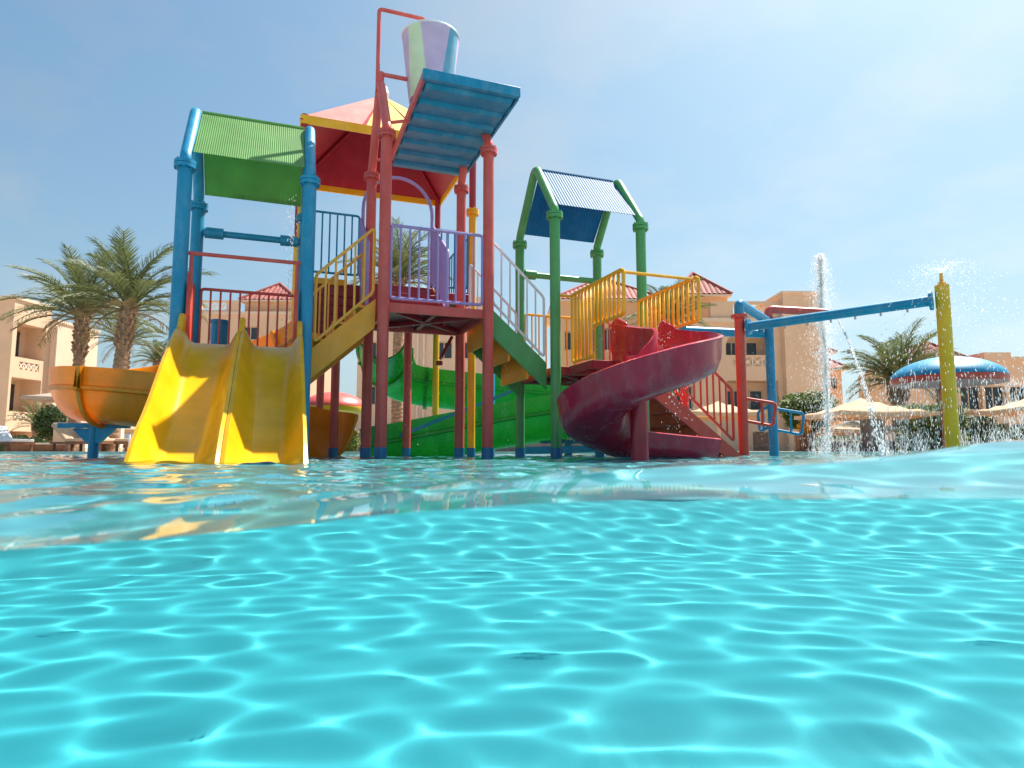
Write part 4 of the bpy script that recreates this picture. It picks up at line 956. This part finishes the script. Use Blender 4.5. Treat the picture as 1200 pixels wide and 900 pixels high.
# ------------------------------------------------------------------ sunshades and terrace furniture
def sunshade(label, px, py, Y, w, rise, m='canvas', drop=.12):
    c = at(px, py, Y); z0 = DECK_Z - .02
    t = thing('sunshade', label, 'sunshade', (c.x, c.y, z0)); ze = c.z
    n = 8; mb = MB(); K = 9; vs = []
    for i in range(K):
        for j in range(K):
            x, y = -1 + 2 * i / (K - 1), -1 + 2 * j / (K - 1); r = max(abs(x), abs(y)); e = min(abs(x), abs(y))
            h = rise * (1 - r) ** 1.25 - .10 * rise * r * (1 - e * e) * 0 + .06 * r * e
            vs.append((c.x + x * w, c.y + y * w, ze + h))
    fs = [(i * K + j, (i + 1) * K + j, (i + 1) * K + j + 1, i * K + j + 1) for i in range(K - 1) for j in range(K - 1)]
    cn = mb.add(vs, fs).build('canopy', m, t, angle=60); sd = cn.modifiers.new('thick', 'SOLIDIFY'); sd.thickness = .012
    va = MB()
    for sx, sy, ex, ey in ((-1, -1, 1, -1), (1, -1, 1, 1), (1, 1, -1, 1), (-1, 1, -1, -1)):
        for k in range(8):
            a, b = k / 8, (k + 1) / 8; P = lambda s: (c.x + (sx + (ex - sx) * s) * w * 1.003, c.y + (sy + (ey - sy) * s) * w * 1.003)
            p, q = P(a), P(b); za = ze + .06 * abs(1 - 2 * a); zb_ = ze + .06 * abs(1 - 2 * b)
            va.add([(*p, za), (*q, zb_), (*q, zb_ - drop), (*p, za - drop)], [(0, 1, 2, 3)])
    vo = va.build('valance', m, t, smooth=False); sd = vo.modifiers.new('thick', 'SOLIDIFY'); sd.thickness = .008
    MB().tube([(c.x, c.y, z0), (c.x, c.y, ze + rise - .02)], .06, 12).build('pole', 'lattice', t)
    MB().tube([(c.x, c.y, z0), (c.x, c.y, z0 + .08)], .25, 16).build('pole_base', 'grey_stone', t)
sunshade('broad tan square sunshade with a pointed top behind the water jet', 1010, 487, 20.0, 1.45, .55)
sunshade('lower tan sunshade standing behind the broad pointed one', 1000, 506, 24.5, 1.75, .42)
sunshade('tan sunshade seen behind the red stair rails', 842, 487, 22.5, 1.35, .5)
sunshade('tan sunshade by the shaded hotel block near the hedge', 1205, 482, 19.0, 1.05, .42)
sunshade('greyish sunshade by the cream hotel wing behind the yellow flume', 82, 468, 26.0, 1.15, .4, 'canvas_grey')
sunshade('tan sunshade under the yellow flume between pale posts', 176, 505, 24.0, 1.2, .35)
def lounger(label, px, Y, m, rz):
    p = at(px, 528, Y); t = thing('sun_lounger', label, 'sun lounger', (p.x, p.y, DECK_Z - .02), rz=rz, group='sun loungers on the terrace')
    MB().bx(-.33, .33, -.95, .45, .30, .40).build('mattress', m, t, bevel=.03)
    MB().prism([(-.33, .45, .32), (-.33, 1.0, .78), (-.33, .96, .86), (-.33, .40, .40)], (.66, 0, 0)).build('backrest', m, t, bevel=.03)
    MB().bx(-.35, .35, -.97, .97, .24, .30).build('frame', 'wood', t)
    for x in (-.3, .3):
        for y in (-.85, .85): MB().bx(x - .03, x + .03, y - .03, y + .03, 0, .24).build('leg', 'wood', t)
for i, (px, Y) in enumerate(((100, 19.5), (131, 19.8))):
    lounger(['tan cushioned wooden sun lounger under the yellow flume nearest the low wall end', 'tan cushioned wooden sun lounger beside the white slatted gate'][i], px, Y, 'tan_cushion', R(75))
lounger('white cushioned sun lounger at the foot of the cream hotel wing', 8, 20.5, 'white_paint', R(60))
# low terrace walls
def lowwall(label, p0, p1, z1, th, m, name='low_wall', cap='coping'):
    p0, p1 = Vector(p0), Vector(p1); z0 = DECK_Z - .05
    t = thing(name, label, 'wall', (*p0.xy, z0))
    MB().beam((*p0.xy, (z0 + z1) / 2), (*p1.xy, (z0 + z1) / 2), th, z1 - z0).build('wall', m, t)
    MB().beam((*p0.xy, z1 + .03), (*p1.xy, z1 + .03), th + .1, .06).build('cap', cap, t)
lowwall('low brown planter wall along the terrace by the cream hotel wing', (Xp(20, 23.5), 23.5), (Xp(165, 23.5), 23.5), .32, .3, 'wood')
lowwall('long low grey stone wall behind the fountains', (Xp(962, 23.0), 23.0), (Xp(1230, 23.0), 23.0), .42, .3, 'grey_stone')
lowwall('low grey stone wall behind the green flume', (Xp(395, 24.0), 24.0), (Xp(770, 24.0), 24.0), .75, .3, 'grey_stone')
lowwall('grey stone retaining wall under the cream hotel wing', (Xp(70, 30.0), 30.0), (Xp(140, 30.0), 30.0), Zp(497, 30), .4, 'stucco')
# pale posts under the flume, slatted gate
for i, px in enumerate((98, 108, 131, 139)):
    p = at(px, 528, 21 + (i % 2) * 1.5); t = thing('shade_post', 'pale square post standing under the yellow flume', 'post', (p.x, p.y, DECK_Z - .02), group='pale posts under the flume')
    h = Zp(497, 21)
    MB().bx(p.x - .10, p.x + .10, p.y - .10, p.y + .10, DECK_Z - .02, h).build('shaft', 'lattice', t, bevel=.01); MB().bx(p.x - .15, p.x + .15, p.y - .15, p.y + .15, DECK_Z - .02, DECK_Z + .12).build('plinth', 'trim', t, bevel=.01)
p = at(161, 528, 18.5)
t = thing('slatted_gate', 'small white slatted gate at the pool edge under the flume', 'gate', (p.x, p.y, DECK_Z - .02))
for k in range(6): MB().bx(p.x - .26 + k * .1, p.x - .22 + k * .1, p.y - .015, p.y + .015, DECK_Z - .02, .55).build('slat', 'white_paint', t)
MB().bx(p.x - .3, p.x + .3, p.y + .016, p.y + .04, .42, .47).bx(p.x - .3, p.x + .3, p.y + .016, p.y + .04, .15, .20).build('rail', 'white_paint', t)
# yellow flowers in a wooden tub, grey stone pillar
p = at(944, 528, 21.0)
t = thing('flower_tub', 'wooden slatted tub with a yellow flowering plant by the blue post', 'planter', (p.x, p.y, DECK_Z - .02))
for k in range(14):
    a = 2 * math.pi * k / 14; MB().box((p.x + .3 * math.cos(a), p.y + .3 * math.sin(a), .36), (.03, .12, .62), a).build('stave', 'wood', t)
MB().lathe([(0, .0), (.28, .0), (.28, .5), (0, .5)], (p.x, p.y, DECK_Z), 14).build('soil', 'soil', t)
mb = MB(); leaves(mb, (p.x, p.y, .85), (.22, .22, .26), 420, .06, random.Random(5)); mb.build('flowers', 'yellow', t, smooth=False)
p = at(1024, 528, 19.0)
t = thing('stone_pillar', 'square grey stone pillar under the broad tan sunshade', 'pillar', (p.x, p.y, DECK_Z - .02))
MB().bx(p.x - .24, p.x + .24, p.y - .24, p.y + .24, DECK_Z - .02, 1.0).build('shaft', 'grey_stone', t, bevel=.02)
MB().bx(p.x - .19, p.x + .19, p.y - .19, p.y + .19, 1.0, 1.05).build('cap', 'coping', t); MB().bx(p.x - .32, p.x + .32, p.y - .32, p.y + .32, DECK_Z - .02, .16).build('base', 'grey_stone', t)

# ------------------------------------------------------------------ water in the air
OCT = [(1, 0, 0), (-1, 0, 0), (0, 1, 0), (0, -1, 0), (0, 0, 1), (0, 0, -1)]; OF = [(0, 2, 4), (2, 1, 4), (1, 3, 4), (3, 0, 4), (2, 0, 5), (1, 2, 5), (3, 1, 5), (0, 3, 5)]
def drops(name, label, D):
    mb = MB()
    for p, r, d in D:
        d = Vector(d) if d is not None else None
        if d is None or d.length < 1e-6: vs = [(p[0] + x * r, p[1] + y * r, p[2] + z * r) for x, y, z in OCT]
        else:
            L = d.length; d = d / L; a = d.orthogonal().normalized(); b = d.cross(a); p = Vector(p)
            vs = [p + a * x * r + b * y * r + d * z * (r + L / 2) for x, y, z in OCT]
        mb.add(vs, OF)
    o = mb.build(name, 'spray', None, angle=180)
    return tag(o, label, 'water spray', kind='stuff')
rd = random.Random(21)
# vertical fountain jet
fx, fy = px_base(972, 14.0); ht = Zp(298, 14.0); D = []
for k in range(12000):
    s = rd.random() ** .7; z = ht * s; fall = rd.random() < .58; lump = abs(mnoise.noise(Vector((s * 7, 1, 2)))) + .5 * abs(mnoise.noise(Vector((s * 19, 4, 2))))
    w = (.045 + .16 * lump) * (1 - .6 * max(0, s - .9) / .1)
    if fall: w = .12 + .50 * (1 - s) ** .8
    a = rd.uniform(0, 6.283); q = abs(rd.gauss(0, 1)) * w * .6; off = .06 * mnoise.noise(Vector((s * 5, 9, 3)))
    D.append(((fx + off + q * math.cos(a), fy + q * math.sin(a), z), rd.uniform(.002, .006) if fall else rd.uniform(.003, .010), (0, 0, rd.uniform(.0, .06))))
drops('fountain_jet', 'tall white fountain jet rising beside the sunshades', D)
# yellow post: crown of water thrown outwards
D = []
for k in range(2600):
    a = rd.uniform(0, 6.283); v = rd.uniform(.5, 1.9); tt = rd.random() ** .7 * 1.0; vz = rd.uniform(.5, 1.9); z = 2.36 + vz * tt - 4.9 * tt * tt
    if z < 0: continue
    D.append(((yx + math.cos(a) * v * tt * .95, yy + math.sin(a) * v * tt * .95, z), rd.uniform(.0018, .005), (math.cos(a) * v * .008, math.sin(a) * v * .008, (vz - 9.8 * tt) * .006)))
for k in range(450):
    a = rd.uniform(0, 6.283); tt = rd.random() * .34; v = rd.uniform(.5, 1.7); vz = rd.uniform(1.0, 1.7)
    D.append(((yx + math.cos(a) * v * tt, yy + math.sin(a) * v * tt, 2.37 + vz * tt - 4.9 * tt * tt), rd.uniform(.003, .008), None))
drops('post_spray', 'crown of droplets thrown off the top of the yellow post', D)
# curtain round the mushroom and splash at its foot
D = []
for k in range(1200):
    a = rd.choice([rd.gauss(R(-15), .35), rd.gauss(R(205), .3), rd.uniform(0, 6.283)]); r = .87 + rd.uniform(0, .22); z = 1.30 * rd.random()
    r += .25 * (1.3 - z) / 1.3 * rd.random()
    D.append(((mx + r * math.cos(a), my + r * math.sin(a), z), rd.uniform(.002, .005), (0, 0, rd.uniform(.02, .13))))
for k in range(700):
    a = rd.uniform(0, 6.283); r = .9 + rd.gauss(0, .35); h = abs(rd.gauss(0, .22)); D.append(((mx + r * math.cos(a), my + r * math.sin(a) * 1.0, h), rd.uniform(.002, .006), (rd.gauss(0, .02), rd.gauss(0, .02), rd.uniform(.02, .10))))
drops('mushroom_curtain', 'thin curtain of water falling round the blue mushroom', D)
# ground sprays along the back of the splash area
D = []
for k in range(1500):
    px = rd.choice([955, 965, 990, 1003, 1040, 1060, 1080, 1130, 1145, 1165, 1185]) + rd.gauss(0, 4); Y = rd.uniform(11.5, 13.5); x, y = px_base(px, Y)
    z = abs(rd.gauss(0, .24)); D.append(((x, y, z), rd.uniform(.0015, .004), (rd.gauss(0, .01), 0, rd.uniform(.03, .16))))
drops('ground_spray', 'low fan of splashing water between the sunshades and the pool', D)
# spout jet
S0 = Vector((bx_ + .98, by_ - .05, 2.44)); e_ = px_base(1037, 6.4); E0_ = Vector((e_[0], e_[1], 0)); pts = []
for k in range(33):
    s = k / 32; p = S0.lerp(E0_, s); p.z = 2.44 * (1 - .35 * s - .65 * s * s); pts.append(p)
D = []
for k in range(900):
    s = rd.random(); i = min(31, int(s * 32)); p = pts[i].lerp(pts[i + 1], s * 32 - i); w = .003 + .022 * s * s
    D.append(((p.x + rd.gauss(0, w), p.y + rd.gauss(0, w), p.z + rd.gauss(0, w)), rd.uniform(.003, .006 + .004 * s), (pts[i + 1] - pts[i]) * .3))
mb_ = MB().tube(pts[:26], [.009 - .004 * k / 25 for k in range(26)], 8)
dj = drops('spout_jet', 'thin stream of water arcing down from the red spout', D)
me = dj.data; tmp = bpy.data.meshes.new('tmp'); 
o2 = mb_.build('spout_stream', 'spray', dj); o2['kind'] = 'stuff'
# drips from roofs, flume mouth and beams
D = []
def column(u, v, z0, z1, n, w):
    for k in range(n):
        p = G(u + rd.gauss(0, w), v + rd.gauss(0, w)); D.append(((p.x, p.y, z0 + (z1 - z0) * rd.random()), rd.uniform(.003, .006), (0, 0, rd.uniform(0, .03))))
column(A1 - .18, V1 - .5, 1.3, 3.5, 170, .04); column(D1 - .02, V1 - .02, 1.2, 3.6, 220, .06); column(C1 + .35, V0 + .3, 0, 1.5, 60, .03); column(D0 + .4, V0 + .6, 0, 1.1, 150, .1); column(5.2, V0 - .3, 0, 1.0, 120, .12)
column(C0 + .6, V0 + .5, 0, 1.8, 60, .25)
for k in range(420):
    p = G(4.35 + rd.gauss(0, .18), 7.0 + rd.gauss(0, .15)); D.append(((p.x, p.y, 1.32 + abs(rd.gauss(0, .13))), rd.uniform(.003, .007), None))
for k in range(260):
    s = rd.random(); p = e0.lerp(e1, s); D.append(((p.x + rd.gauss(0, .05), p.y + rd.gauss(0, .05), p.z * rd.random() ** .6), rd.uniform(.0025, .005), None))
for k in range(420):
    q = at(rd.uniform(880, 1060), rd.uniform(330, 530), rd.uniform(9, 13)); D.append((q, rd.uniform(.0025, .006), None))
drops('falling_droplets', 'loose droplets falling from the roofs, rails and pipes', D)
